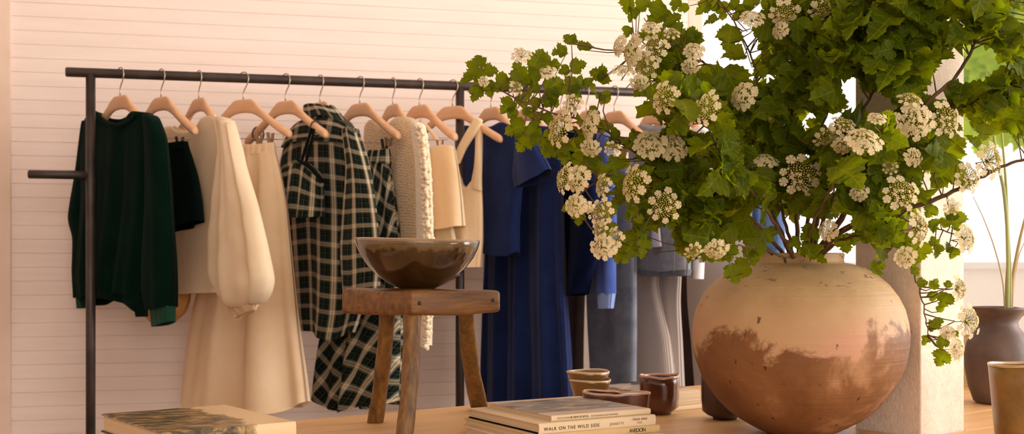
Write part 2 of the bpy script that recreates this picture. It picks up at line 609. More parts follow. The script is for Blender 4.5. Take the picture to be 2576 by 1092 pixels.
def thing(name, label, cat, loc, group=None, rz=0.0):
    o = bpy.data.objects.new(name, None)
    C.objects.link(o)
    o.empty_display_size = 0.05
    o.location = loc
    o.rotation_euler = (0, 0, rz)
    o['label'] = label
    o['category'] = cat
    if group:
        o['group'] = group
    if rz == 0.0:
        o['_w'] = tuple(loc)
    return o


def structure(o):
    o['kind'] = 'structure'
    return o


# ------------------------------------------------------------------ room shell
RD = Vector((cos(radians(14.5)), sin(radians(14.5)), 0))      # along the rack and the board wall
RN = Vector((-RD.y, RD.x, 0))                                  # away from the camera
RAIL0 = P(165, 181, 4.15)
W0 = Vector((RAIL0.x, RAIL0.y, 0)) + RN * 0.46


def wpt(s, z, back=0.0):
    p = W0 + RD * s + RN * back
    return Vector((p.x, p.y, z))


mb = MB()
pitch = 0.0515
z = 0.0
S1 = 2.44
k = 0
rr = random.Random(3)
while z < 3.3:
    h = pitch
    # one board: slightly proud face with a narrow shadow gap under it
    lip = 0.0010 + rr.random() * 0.0009
    mb.box(wpt(-3.2, z + lip), RD * (S1 + 3.2), RN * 0.02, Vector((0, 0, h - lip)))
    z += h
    k += 1
mb.box(wpt(-3.2, 0, 0.004), RD * (S1 + 3.2), RN * 0.06, Vector((0, 0, 3.3)))
structure(mb.build('wall_back', MT['wall'], smooth=False))

mb = MB()
mb.box(wpt(-0.62, 0, -0.022), RD * 0.325, RN * 0.022, Vector((0, 0, 3.3)))
mb.box(wpt(-0.288, 0, -0.014), RD * 0.055, RN * 0.014, Vector((0, 0, 3.3)))
structure(mb.build('trim_1', MT['trim'], smooth=False, bevel=0.003))

mb = MB()
mb.box(wpt(-3.2, 0), RD * -0.08, RN * -9.5, Vector((0, 0, 3.3)))
structure(mb.build('wall_left', MT['wall'], smooth=False))
mb = MB()
mb.box((-6, -4.2, -0.06), (12.5, 0, 0), (0, 11.5, 0), (0, 0, 0.06))
structure(mb.build('floor', MT['floor'], smooth=False))
mb = MB()
mb.box((-6, -4.2, 3.3), (12.5, 0, 0), (0, 11.2, 0), (0, 0, 0.06))
structure(mb.build('ceiling', MT['ceiling'], smooth=False))

# window wall: the glazed front that carries on from the boards
win = bpy.data.objects.new('window_1', None)
C.objects.link(win)
structure(win)
mb = MB()
for s, w in ((S1 + 0.002, 0.062), (3.52, 0.07), (4.95, 0.07), (6.3, 0.07)):
    mb.box(wpt(s, 0.0, 0.0), RD * w, RN * 0.07, Vector((0, 0, 3.3)))
mb.box(wpt(S1 + 0.07, 0.0, 0.005), RD * 4.2, RN * 0.06, Vector((0, 0, 0.12)))
mb.box(wpt(S1 + 0.07, 2.95, 0.005), RD * 4.2, RN * 0.06, Vector((0, 0, 0.1)))
mb.build('window_frame', MT['trim'], win, smooth=False)
for s0, s1 in ((S1 + 0.07, 3.51), (3.60, 4.94), (5.03, 6.29)):
    mb = MB()
    mb.box(wpt(s0, 0.12, 0.03), RD * (s1 - s0), RN * 0.006, Vector((0, 0, 2.83)))
    mb.build('window_pane', MT['glass'], win, smooth=False)

# outside: paving, a low pale wall, a building
mb = MB()
mb.box((-8, 7.4, -0.12), (34, 0, 0), (0, 26, 0), (0, 0, 0.06))
g = mb.build('ground', MT['paving'], smooth=False)
structure(g)
t = thing('garden_wall', 'low pale rendered wall outside beyond the window glass', 'wall', (5.0, 11.0, -0.06))
mb = MB()
mb.box((1.0, 11.0, -0.06), (13, 0.8, 0), (0, 0.25, 0), (0, 0, 1.08))
mb.build('masonry', MT['render'], t, smooth=False)
mb = MB()
mb.box((0.95, 10.95, 1.02), (13.1, 0.8, 0), (0, 0.35, 0), (0, 0, 0.06))
mb.build('coping', MT['paving'], t, smooth=False)

# ------------------------------------------------------------------ column and table
ang = radians(37)
TU = Vector((cos(ang), sin(ang), 0))
TW = Vector((-sin(ang), cos(ang), 0))
CF = on_level(2316, 1099, TABLE)      # front corner of the post at table level
mb = MB()
CA, CB = 0.150, 0.158
mb.box((CF.x, CF.y, 0), TU * CA, TW * CB, Vector((0, 0, 3.3)))
col_o = mb.build('column', MT['column'], smooth=False, bevel=0.003)
structure(col_o)

FE = on_level(745, 1058, TABLE)       # a point on the far edge of the table
def uw(p):
    d = Vector((p[0] - FE.x, p[1] - FE.y, 0))
    return d.dot(TU), d.dot(TW)
def tw(u, w, z):
    p = FE + TU * u + TW * w
    return Vector((p.x, p.y, z))

cu, cw = uw(CF)
tbl = thing('display_table', 'long honey-coloured wooden display table fitted around the pale post', 'table',
            (FE.x + 0.4, FE.y - 0.4, 0))
mb = MB()
g_ = 0.0025
T0, TT = TABLE - 0.04, 0.04
U0, U1 = -0.9, 2.75
WN = -1.62
def plank(u0, u1, w0, w1):
    mb.box(tw(u0, w0, T0), TU * (u1 - u0), TW * (w1 - w0), Vector((0, 0, TT)))
seam = cw + CB + g_ * 1.2
# far boards
plank(U0, U1, seam + 0.001 + 0.40, 0.0)
plank(U0, U1, seam + 0.001, seam + 0.3985)
# the strip the post passes through
plank(U0, cu - g_, cw - g_, seam - 0.001)
plank(cu + CA + g_, U1, cw - g_, seam - 0.001)
# near boards
plank(U0, U1, cw - 0.30, cw - g_ * 1.5)
plank(U0, U1, WN, cw - 0.3015)
mb.build('tabletop', MT['table'], tbl, smooth=False, bevel=0.0012)
for u, w in ((U0 + 0.15, WN + 0.12), (U1 - 0.2, WN + 0.12), (U0 + 0.15, -0.17), (U1 - 0.2, -0.17)):
    mb = MB()
    mb.box(tw(u, w, 0), TU * 0.08, TW * 0.08, Vector((0, 0, T0)))
    mb.build('leg', MT['table'], tbl, smooth=False, bevel=0.003)

# ------------------------------------------------------------------ clothes rack
def rp(s, z=None):
    p = RAIL0 + RD * s
    return Vector((p.x, p.y, RAIL0.z if z is None else z))

def rail_s(px):
    k_ = (px - CX) / F
    return (k_ * RAIL0.y - RAIL0.x) / (RD.x - k_ * RD.y)

rack = thing('clothes_rack', 'dark iron pipe clothes rack standing along the cream board wall', 'clothes rack',
             (rp(1.36).x, rp(1.36).y, 0))
mb = MB()
RR = 0.0165
L = rail_s(1975)
mb.tube([rp(0.0), rp(0.004), rp(L * 0.5), rp(L)], [RR * 0.86, RR, RR, RR], 24)
mb.build('top_rail', MT['iron'], rack)
posts = [rail_s(228), rail_s(1157), L - 0.06]
for s in posts:
    mb = MB()
    mb.tube([rp(s, 0.02), rp(s, RAIL0.z - 0.004)], RR * 0.97, 20)
    mb.build('post', MT['iron'], rack)
    mb = MB()
    mb.tube([rp(s, 0.016) - RN * 0.24, rp(s, 0.016) + RN * 0.24], 0.016, 16)
    mb.build('foot', MT['iron'], rack)
mb = MB()
zb = P(150, 440, 4.15).z
mb.tube([rp(posts[0], zb), rp(posts[0] - 0.195, zb), rp(posts[0] - 0.199, zb)], [0.0145, 0.0145, 0.011], 20)
mb.build('side_bar', MT['iron'], rack)

# ------------------------------------------------------------------ hangers
HT = 0.073     # rail axis above the hanger's flat top

def hanger_meshes():
    # beech body, lofted along its length from the left tip to the right tip
    secs = []
    half = [(-0.0, 0.0, -0.049, 0.007), (0.020, 0.0, -0.050, 0.007), (0.040, 0.0, -0.053, 0.0072), (0.055, -0.012, -0.058, 0.0085),
            (0.078, -0.033, -0.069, 0.010), (0.105, -0.054, -0.086, 0.0125), (0.135, -0.074, -0.105, 0.0155),
            (0.165, -0.092, -0.124, 0.0165), (0.192, -0.106, -0.140, 0.0170), (0.208, -0.115, -0.147, 0.0155),
            (0.217, -0.124, -0.146, 0.011)]
    allx = [(-x, a, b, y) for x, a, b, y in reversed(half[1:])] + half
    v, f = [], []
    n = 10
    for x, zt, zbt, hy in allx:
        curve = 0.0
        r = (zt - zbt) / 2
        cz = (zt + zbt) / 2
        for k in range(n):
            t = 2 * pi * (k + 0.5) / n
            # squarish section
            ct, st = cos(t), sin(t)
            p = 0.62 if abs(x) < 0.1 else 0.8
            yy = hy * (abs(ct) ** p) * (1 if ct >= 0 else -1)
            zz = r * (abs(st) ** p) * (1 if st >= 0 else -1)
            v.append((x, yy + curve, cz + zz))
    m = len(allx)
    for i in range(m - 1):
        for k in range(n):
            a, b = i * n + k, i * n + (k + 1) % n
            f.append((a, a + n, b + n, b))
    f.append(tuple(range(n)))
    f.append(tuple(reversed(range((m - 1) * n, m * n))))
    body = MB(); body.add(v, f)
    hook = MB()
    pts = [(0, 0, -0.006), (0, 0, 0.012), (0.001, 0, 0.024), (0.007, 0, 0.036), (0.016, 0, 0.047), (0.0225, 0, 0.060),
           (0.0245, 0, 0.073), (0.021, 0, 0.085), (0.012, 0, 0.0925), (0, 0, 0.0945), (-0.013, 0, 0.0905), (-0.020, 0, 0.081)]
    hook.tube(pts, 0.0021, 8)
    return body, hook

bodyMB, hookMB = hanger_meshes()
proto = None
HANG = {}

def hanger_frame(px, psi):
    """point on the rail above px and unit vector of the hanger towards its near end"""
    s = rail_s(px)
    p = rp(s)
    a = math.atan((px - CX) / F)
    al = -a - radians(psi)
    return p, al

hangers = [  # key, px of the hook, turn from the picture plane, label
    ('sweater', 302, 61, 'beech hanger holding the dark green sweater beside the rack post'),
    ('shorts', 405, 59, 'beech hanger with bare near arm above the black-green shorts'),
    ('blouse', 500, 67, 'beech hanger inside the cream blouse with the puffed sleeve'),
    ('skirt', 612, 43, 'beech hanger holding the long cream skirt by clips'),
    ('cami', 718, 50, 'beech hanger with dark bands holding the plaid strappy top'),
    ('shirt', 805, 60, 'beech hanger inside the collar of the plaid shirt'),
    ('plaid_skirt', 905, 51, 'beech hanger above the plaid skirt, right after the plaid shirt'),
    ('knit', 988, 66, 'beech hanger inside the bobbly cream cardigan'),
    ('cream_top', 1055, 54, 'beech hanger above the clipped cream short top'),
    ('tank', 1138, 36, 'notched beech hanger with the cream tank dress strap over it'),
    ('tee', 1235, 56, 'beech hanger inside the blue short-sleeved top past the second post'),
    ('dress', 1322, 60, 'beech hanger holding the long blue dress'),
    ('cardigan', 1410, 64, 'beech hanger holding the dark navy cardigan behind the leaf spray'),
    ('blue_knit', 1475, 66, 'beech hanger holding the bright blue jumper behind the white blossom'),
    ('grey_trousers', 1545, 50, 'beech hanger above the grey-blue trousers'),
    ('denim', 1640, 58, 'beech hanger inside the grey denim jacket'),
    ('cord_near', 1682, 52, 'beech hanger above the taupe trousers, behind the denim jacket'),
    ('white_shirt', 1722, 64, 'beech hanger inside the pale shirt behind the foliage'),
    ('cord', 1830, 48, 'beech hanger above the pinstriped taupe trousers'),
    ('jeans', 1880, 50, 'beech hanger above the blue jeans at the end of the rail'),
]
bm_ = hk_ = None
for key, px, psi, label in hangers:
    p, al = hanger_frame(px, psi)
    loc = Vector((p.x, p.y, p.z - HT))
    t = thing('coat_hanger', label, 'hanger', loc, 'beech hangers on the rail', al)
    if al == 0: t['_w'] = (0, 0, 0)
    if bm_ is None:
        bm_ = bodyMB.build('hanger_body', MT['hanger'], t, subsurf=1)
        hk_ = hookMB.build('hook', MT['wire'], t)
    else:
        for src in (bm_, hk_):
            c = src.copy(); C.objects.link(c); c.parent = t
    HANG[key] = (loc, Vector((cos(al), sin(al), 0)), t)


def hanger_dir(px, psi):
    al = -math.atan((px - CX) / F) - radians(psi)
    return Vector((cos(al), sin(al), 0))


# ------------------------------------------------------------------ garments
def polyline(pts, n, key=None):
    pts = np.array(pts, dtype=float)
    d = np.sqrt(((pts[1:] - pts[:-1]) ** 2).sum(1))
    c = np.concatenate([[0], np.cumsum(d)])
    c /= c[-1]
    # gentle smoothing: Catmull-Rom through the points
    out = []
    m = len(pts)
    for t in n:
        i = min(m - 2, max(0, int(np.searchsorted(c, t, side='right') - 1)))
        u = (t - c[i]) / max(1e-9, c[i + 1] - c[i])
        p0, p1, p2, p3 = pts[max(0, i - 1)], pts[i], pts[i + 1], pts[min(m - 1, i + 2)]
        cr = 0.5 * ((2 * p1) + (-p0 + p2) * u + (2 * p0 - 5 * p1 + 4 * p2 - p3) * u * u + (-p0 + 3 * p1 - 3 * p2 + p3) * u ** 3)
        li = p1 * (1 - u) + p2 * u
        out.append(cr * 0.6 + li * 0.4)
    return np.array(out)


def unproject(px, py, O, nrm):
    d = np.array([(px - CX) / F, 1.0, -(py - HY) / F])
    t = (O.x * nrm.x + O.y * nrm.y) / (d[0] * nrm.x + d[1] * nrm.y)
    return Vector((d[0] * t, d[1] * t, CAM_Z + d[2] * t))


def drape(name, parent, plane, top, right, bottom, left, mat, depth=(0.03, 0.045), folds=(0.004, 0.012), nf=6, off=0.0,
          seed=1, nu=40, nv=44, W=0.5, Lg=0.7, close_top=0.14, ripple=0.0, close_bottom=0.0, rib=0):
    """a hanging tube of cloth whose front outline is the four curves, front and back a real thickness apart"""
    O, h = plane[0], plane[1]
    nrm = Vector((h.y, -h.x, 0))
    if nrm.y > 0:
        nrm = -nrm
    Oo = O + nrm * off
    th = (1 - np.cos(np.linspace(0, pi, nu + 1))) / 2 * 0.75 + np.linspace(0, 1, nu + 1) * 0.25
    tv = np.linspace(0, 1, nv + 1)
    T, B = polyline(top, th), polyline(bottom, th)
    Lf, Rt = polyline(left, tv), polyline(right, tv)
    rg = random.Random(seed)
    ph = [rg.random() * 6.28 for _ in range(6)]
    fr = [nf * (0.55 + 0.4 * rg.random()) for _ in range(3)]
    front, back = [], []
    c00, c10, c01, c11 = (T[0] + Lf[0]) / 2, (T[-1] + Rt[0]) / 2, (B[0] + Lf[-1]) / 2, (B[-1] + Rt[-1]) / 2
    uvf, uvb = [], []
    for j, t in enumerate(tv):
        for i, s in enumerate(th):
            q = (1 - t) * T[i] + t * B[i] + (1 - s) * Lf[j] + s * Rt[j] - ((1 - s) * (1 - t) * c00 + s * (1 - t) * c10 + (1 - s) * t * c01 + s * t * c11)
            p = unproject(q[0], q[1], Oo, nrm)
            ss = 2 * s - 1
            prof = max(0.0, 1 - abs(ss) ** 2.4) ** 0.5
            d = depth[0] * (1 - t) + depth[1] * t
            if close_top:
                d *= min(1.0, 0.88 + 0.12 * sqrt(min(1.0, t / close_top)))
            if close_bottom:
                d *= min(1.0, 0.35 + 0.65 * sqrt(min(1.0, (1 - t) / close_bottom)))
            a = folds[0] * (1 - t) + folds[1] * t
            x = ss * pi
            wv = (sin(fr[0] * x * 0.5 + ph[0] + t * 0.8) + 0.6 * sin(fr[1] * x + ph[1] - t * 1.1) + 0.12 * sin(fr[2] * 1.7 * x + ph[2] + t)) / 1.5
            wv2 = (sin(fr[1] * x * 0.6 + ph[3] + t) + 0.6 * sin(fr[2] * x + ph[4])) / 1.6
            if ripple:
                wv += ripple * sin(t * 31 + 4 * sin(s * 5 + ph[5])) * sin(s * 9 + ph[2])
            rb = rib and 0.0012 * sin(ss * rib) or 0.0
            edge = min(1.0, (1 - abs(ss)) * 5 + 0.15)
            front.append(p + nrm * (d * prof + a * wv * edge + rb))
            back.append(p + nrm * (-d * prof + a * wv2 * edge - rb))
            uvf.append((s * W, -t * Lg))
            uvb.append((-s * W - 0.03, -t * Lg))
    m = MB()
    nn = nu + 1
    faces_f, faces_b = [], []
    for j in range(nv):
        for i in range(nu):
            a = j * nn + i
            faces_f.append((a, a + nn, a + nn + 1, a + 1))
            faces_b.append((a, a + 1, a + nn + 1, a + nn))
    nvt = nn * (nv + 1)
    allv = front + back
    fs = faces_f + [tuple(x + nvt for x in f) for f in faces_b]
    # top and bottom lips, sides
    for i in range(nu):
        if close_top:
            fs.append((i, i + 1, nvt + i + 1, nvt + i))
        if close_bottom:
            a = nv * nn + i
            fs.append((a + 1, a, nvt + a, nvt + a + 1))
    for j in range(nv):
        a = j * nn
        fs.append((a + nn, a, nvt + a, nvt + a + nn))
        a = j * nn + nu
        fs.append((a, a + nn, nvt + a + nn, nvt + a))
    m.add(allv, fs, 0, uvf + uvb)
    return m.build(name, mat, parent)


def px_tube(name, parent, plane, pts, r, mat, off=0.03, n=8):
    O, h = plane[0], plane[1]
    nrm = Vector((h.y, -h.x, 0))
    if nrm.y > 0:
        nrm = -nrm
    sm = polyline(pts, np.linspace(0, 1, max(8, len(pts) * 4)))
    m = MB()
    m.tube([unproject(x, y, O + nrm * off, nrm) for x, y in sm], r, n)
    return m.build(name, mat, parent)


def garment(name, key, label, cat):
    loc, h, _ = HANG[key]
    t = thing(name, label, cat, loc)
    return t, (loc, h)


# clip bars for the hangers that hold skirts
def clip_bar(key, pts, clips, bands=()):
    loc, h, hg = HANG[key]
    nrm = Vector((h.y, -h.x, 0))
    if nrm.y > 0:
        nrm = -nrm
    inv = Matrix.Translation(loc) @ Matrix.Rotation(math.atan2(h.y, h.x), 4, 'Z')
    inv = inv.inverted()
    m = MB()
    m.tube([inv @ (unproject(x, y, loc, nrm)) for x, y in pts], 0.0014, 6)
    b = m.build('clip_bar', MT['clip'], hg)
    for x, y, hh, mt in clips:
        m = MB()
        p = inv @ (unproject(x, y, loc, nrm))
        for sgn in (-1, 1):
            o = Vector((p.x - 0.006, sgn * 0.005, p.z))
            top_off = Vector((0, sgn * 0.006, 0))
            q = [o + top_off, o + top_off + Vector((0.012, 0, 0)), o + Vector((0.012, 0, -hh)), o + Vector((0, 0, -hh))]
            q2 = [a + Vector((0, sgn * 0.004, 0)) for a in q]
            m.add(q + q2, [(0, 1, 2, 3), (7, 6, 5, 4), (0, 4, 5, 1), (1, 5, 6, 2), (2, 6, 7, 3), (3, 7, 4, 0)])
        m.build('clip', MT[mt], hg, smooth=False)
    for x in bands:
        m = MB()
        zz = -0.109
        pts_ = [(x, 0.026 * cos(a), zz + 0.026 * sin(a) + 0.0) for a in np.linspace(0, 2 * pi, 17)]
        m.tube(pts_, 0.0028, 6, caps=False)
        m.build('band', MT['rubber'], hg)

clip_bar('shorts', [(380, 345), (452, 350), (478, 352)], [(452, 344, 0.03, 'iron')])
clip_bar('skirt', [(600, 349), (650, 349), (712, 351), (714, 322)], [(652, 337, 0.036, 'clip'), (680, 334, 0.034, 'clip')])
clip_bar('cami', [(645, 352), (700, 351)], [], bands=(-0.15, 0.162))
clip_bar('plaid_skirt', [(905, 358), (980, 360)], [(968, 350, 0.034, 'iron'), (978, 346, 0.03, 'clip')])
clip_bar('cream_top', [(1075, 352), (1125, 352)], [(1108, 352, 0.036, 'clip')])

# 1 dark green sweater
t, pl = garment('knitted_sweater', 'sweater', 'dark green knitted sweater on the hanger nearest the rack post', 'sweater')
drape('body', t, pl, [(214, 306), (228, 292), (244, 284), (258, 300), (278, 312), (305, 314), (328, 302), (345, 282), (366, 283), (392, 300)],
      [(392, 300), (404, 380), (398, 500), (384, 620), (372, 700), (364, 740)],
      [(206, 752), (240, 748), (276, 728), (310, 732), (345, 744), (364, 740)],
      [(214, 306), (204, 400), (206, 500), (200, 620), (198, 700), (206, 752)], MT['green_knit'],
      depth=(0.03, 0.05), folds=(0.005, 0.018), nf=7, seed=4, W=.5)
drape('hem_band', t, pl, [(207, 750), (240, 746), (276, 726), (310, 730), (345, 742), (363, 738)], [(363, 738), (362, 765), (360, 790)],
      [(214, 770), (242, 768), (276, 750), (310, 756), (345, 772), (360, 790)], [(207, 750), (211, 762), (214, 770)],
      MT['green_knit'], depth=(0.044, 0.04), folds=(0.012, 0.010), nf=4, seed=4, close_top=0, rib=60)
px_tube('collar', t, pl, [(240, 285), (252, 298), (272, 312), (303, 317), (330, 304), (347, 286)], 0.0095, MT['green_knit'], off=0.026)
px_tube('collar', t, pl, [(240, 285), (256, 290), (280, 303), (303, 305), (326, 296), (347, 286)], 0.0075, MT['green_knit'], off=-0.026)
s1 = drape('sleeve', t, pl, [(366, 288), (380, 290), (396, 304)],
           [(396, 304), (414, 350), (424, 450), (430, 560), (436, 650), (437, 720), (434, 770)],
           [(382, 778), (405, 778), (434, 770)],
           [(366, 288), (372, 400), (374, 520), (369, 650), (371, 730), (382, 778)], MT['green_knit'],
           depth=(0.024, 0.034), folds=(0.003, 0.010), nf=2, off=0.058, seed=7, nu=24)
drape('cuff', t, pl, [(384, 774), (405, 775), (433, 768)], [(433, 768), (434, 790), (434, 808)], [(388, 822), (410, 818), (434, 808)],
      [(384, 774), (386, 800), (388, 822)], MT['green_rib'], depth=(0.026, 0.024), folds=(0.001, 0.001), nf=2, off=0.058, nu=24, nv=10, close_top=0, rib=40)
drape('sleeve', t, pl, [(210, 310), (220, 304), (232, 306)], [(232, 306), (224, 420), (214, 540), (222, 640), (222, 740)],
      [(197, 748), (208, 750), (222, 742)], [(210, 310), (196, 430), (178, 546), (192, 600), (191, 680), (197, 748)],
      MT['green_knit'], depth=(0.02, 0.03), folds=(0.002, 0.006), nf=2, off=-0.02, seed=8, nu=20)
drape('cuff', t, pl, [(198, 746), (208, 748), (221, 742)], [(221, 742), (219, 774)], [(200, 776), (219, 774)], [(198, 746), (200, 776)],
      MT['green_rib'], depth=(0.022, 0.02), folds=(0, 0), off=-0.02, nu=16, nv=6, close_top=0, rib=30)
drape('cuff', t, pl, [(340, 745), (352, 748), (364, 745)], [(364, 745), (365, 797)], [(348, 797), (365, 797)], [(340, 745), (348, 797)],
      MT['green_knit'], depth=(0.02, 0.018), folds=(0, 0), off=0.0, nu=16, nv=8, close_top=0, rib=30)

# 2 black-green shorts
t, pl = garment('velvet_shorts', 'shorts', 'black-green velvet shorts clipped to the second hanger, behind the green sweater', 'shorts')
drape('shorts_body', t, pl, [(398, 372), (420, 366), (445, 361), (468, 357)], [(468, 357), (480, 395), (492, 440), (499, 500), (498, 548)],
      [(395, 592), (440, 580), (470, 572), (498, 562)], [(398, 372), (392, 450), (388, 540), (395, 592)], MT['black_green'],
      depth=(0.02, 0.045), folds=(0.002, 0.012), nf=4, seed=3, close_top=0.05)
drape('waistband', t, pl, [(398, 370), (420, 364), (445, 359), (469, 355)], [(469, 355), (471, 366), (473, 374)], [(397, 386), (425, 382), (450, 378), (473, 374)],
      [(398, 370), (397, 386)], MT['black_green'], depth=(0.023, 0.027), folds=(0.001, 0.002), nf=8, nv=6, close_top=0)

# 3 cream blouse
t, pl = garment('satin_blouse', 'blouse', 'cream blouse with a big puffed sleeve, between the shorts and the long cream skirt', 'blouse')
drape('body', t, pl, [(411, 335), (425, 322), (440, 318), (462, 330), (490, 332), (512, 322), (528, 298), (545, 292), (575, 312)],
      [(575, 312), (580, 400), (566, 520), (552, 640), (545, 736)], [(420, 738), (470, 740), (510, 738), (545, 736)],
      [(411, 335), (412, 450), (416, 600), (420, 738)], MT['cream_satin'], depth=(0.034, 0.045), folds=(0.002, 0.008), nf=3, seed=14)
px_tube('neck_binding', t, pl, [(440, 320), (462, 333), (490, 335), (514, 324), (530, 297), (540, 291)], 0.006, MT['cream_cotton'], off=0.012)
drape('sleeve', t, pl, [(545, 292), (564, 297), (584, 314)],
      [(584, 314), (594, 360), (612, 430), (636, 510), (656, 600), (668, 665), (672, 700), (666, 735), (652, 760)],
      [(566, 748), (590, 770), (622, 778), (652, 760)],
      [(545, 294), (562, 370), (552, 460), (542, 560), (538, 640), (545, 700), (566, 748)], MT['cream_satin'],
      depth=(0.026, 0.055), folds=(0.003, 0.016), nf=5, off=0.05, seed=21, ripple=0.14, nu=36, close_bottom=0.12)
drape('cuff', t, pl, [(568, 748), (592, 766), (620, 774), (645, 762)], [(645, 762), (640, 780), (632, 782)], [(592, 806), (606, 794), (618, 790), (632, 782)],
      [(568, 748), (580, 780), (592, 806)], MT['cream_cotton'], depth=(0.03, 0.012), folds=(0.004, 0.004), nf=9, off=0.05, nu=28, nv=10, close_top=0, ripple=0.5)
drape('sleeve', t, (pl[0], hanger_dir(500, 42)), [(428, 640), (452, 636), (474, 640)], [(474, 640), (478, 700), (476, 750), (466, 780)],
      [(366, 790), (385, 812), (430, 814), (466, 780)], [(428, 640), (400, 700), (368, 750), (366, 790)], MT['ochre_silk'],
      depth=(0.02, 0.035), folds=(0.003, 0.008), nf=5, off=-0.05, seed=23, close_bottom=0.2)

# 4 long cream skirt
t, pl = garment('long_skirt', 'skirt', 'long cream cotton skirt with a gathered waist, hem above the left books', 'skirt')
drape('skirt_body', t, pl, [(600, 384), (630, 383), (660, 383), (692, 380)],
      [(692, 380), (706, 440), (720, 520), (732, 650), (746, 800), (764, 940), (771, 1008)],
      [(462, 1012), (520, 1020), (600, 1026), (680, 1036), (735, 1034), (771, 1012)],
      [(600, 384), (578, 480), (545, 600), (500, 740), (478, 860), (462, 1012)], MT['cream_cotton'],
      depth=(0.025, 0.11), folds=(0.003, 0.034), nf=5, seed=33, nu=64, nv=50, close_top=0)
drape('waistband', t, pl, [(600, 362), (630, 364), (660, 363), (690, 358)], [(690, 358), (692, 372), (693, 386)], [(599, 388), (630, 388), (660, 388), (693, 386)],
      [(600, 362), (599, 388)], MT['cream_cotton'], depth=(0.022, 0.026), folds=(0.001, 0.004), nf=16, nv=8, nu=60, close_top=0.4)

# 5 plaid strappy top
t, pl = garment('plaid_camisole', 'cami', 'dark plaid strappy top with a gathered knot, hanging in front of the plaid shirt', 'top')
drape('bodice', t, pl, [(706, 434), (735, 420), (762, 410), (785, 424), (808, 452)], [(808, 452), (808, 500), (806, 545)],
      [(704, 540), (735, 546), (770, 548), (806, 545)], [(706, 434), (702, 490), (704, 540)], MT['plaid'],
      depth=(0.03, 0.04), folds=(0.003, 0.009), nf=9, off=0.03, seed=41, W=.26, Lg=.24, close_top=0.1)
px_tube('strap', t, pl, [(784, 322), (776, 350), (766, 380), (758, 412)], 0.005, MT['plaid'], off=0.05)
px_tube('strap', t, pl, [(790, 324), (784, 355), (776, 385), (768, 412)], 0.005, MT['plaid'], off=0.05)
px_tube('tie', t, pl, [(764, 410), (780, 420), (796, 438), (812, 456)], 0.0075, MT['plaid'], off=0.07)
px_tube('tie', t, pl, [(764, 410), (752, 404), (748, 398)], 0.006, MT['plaid'], off=0.07)

# 6 plaid shirt
t, pl = garment('plaid_shirt', 'shirt', 'green, black and cream plaid shirt with its collar up on the hanger', 'shirt')
drape('body', t, pl, [(722, 350), (742, 326), (768, 308), (800, 300), (838, 298), (866, 306), (890, 326)],
      [(890, 326), (905, 420), (912, 540), (912, 680), (904, 780), (886, 836)],
      [(752, 826), (790, 832), (815, 834), (838, 850), (862, 854), (886, 836)],
      [(722, 350), (704, 430), (714, 540), (724, 660), (738, 780), (752, 826)], MT['plaid'],
      depth=(0.028, 0.05), folds=(0.002, 0.012), nf=4, seed=52, W=.40, Lg=.98, nu=60)
drape('yoke', t, pl, [(724, 347), (744, 324), (768, 306), (800, 298), (838, 296), (866, 304), (888, 322)], [(888, 322), (890, 340), (888, 362)],
      [(712, 372), (750, 360), (800, 356), (850, 358), (888, 362)], [(724, 347), (717, 360), (712, 372)], MT['plaid_yoke'],
      depth=(0.032, 0.043), folds=(0.001, 0.002), nf=3, off=0.0, W=.34, Lg=.13, nv=14)
drape('collar', t, pl, [(770, 268), (790, 262), (812, 262), (832, 266)], [(832, 266), (846, 280), (864, 304)], [(768, 290), (800, 300), (835, 290), (864, 306)],
      [(770, 268), (768, 290)], MT['plaid_yoke'], depth=(0.03, 0.038), folds=(0.001, 0.003), nf=4, off=0.0, W=.3, Lg=.08, nv=14, close_top=0.0)
drape('sleeve', t, pl, [(866, 330), (884, 322), (898, 334)], [(898, 334), (918, 400), (936, 480), (948, 580), (952, 680), (944, 770)],
      [(872, 780), (905, 786), (944, 770)], [(866, 330), (876, 420), (866, 520), (858, 620), (862, 700), (872, 780)],
      MT['plaid'], depth=(0.026, 0.036), folds=(0.002, 0.010), nf=3, off=0.058, seed=55, W=.16, Lg=.9, nu=30)

# 7 plaid skirt
t, pl = garment('plaid_skirt', 'plaid_skirt', 'flared dark plaid skirt hanging behind the stool legs', 'skirt')
drape('skirt_body', t, pl, [(915, 412), (935, 408), (955, 408), (976, 404)],
      [(976, 404), (988, 480), (1000, 580), (1006, 720), (1008, 880), (1003, 1000)],
      [(792, 996), (824, 1000), (846, 1024), (892, 1038), (940, 1026), (975, 1030), (1003, 1018)],
      [(915, 412), (895, 520), (858, 680), (812, 830), (798, 920), (792, 996)], MT['plaid_bias'],
      depth=(0.03, 0.07), folds=(0.003, 0.026), nf=7, seed=62, W=.44, Lg=.95, nu=80, nv=50, close_top=0)
drape('waistband', t, pl, [(915, 382), (940, 378), (960, 378), (978, 374)], [(978, 374), (980, 392), (980, 412)], [(914, 414), (935, 413), (955, 412), (980, 412)],
      [(915, 382), (914, 414)], MT['plaid'], depth=(0.022, 0.033), folds=(0.001, 0.003), nf=8, nv=8, close_top=0.4, W=.3, Lg=.06)

# 8 bobbly cardigan
t, pl = garment('knitted_cardigan', 'knit', 'bobbly cream knitted cardigan with a fluffy edge, behind the plaid skirt', 'cardigan')
drape('body', t, pl, [(920, 350), (930, 318), (948, 302), (975, 316), (992, 312), (1015, 294), (1040, 304), (1058, 326)],
      [(1058, 326), (1066, 400), (1070, 500), (1072, 620), (1070, 690)], [(940, 690), (980, 700), (1030, 700), (1070, 690)],
      [(920, 350), (922, 450), (930, 560), (940, 690)], MT['knit'], depth=(0.03, 0.05), folds=(0.002, 0.006), nf=3, seed=71,
      W=.5, Lg=.6, nu=60)
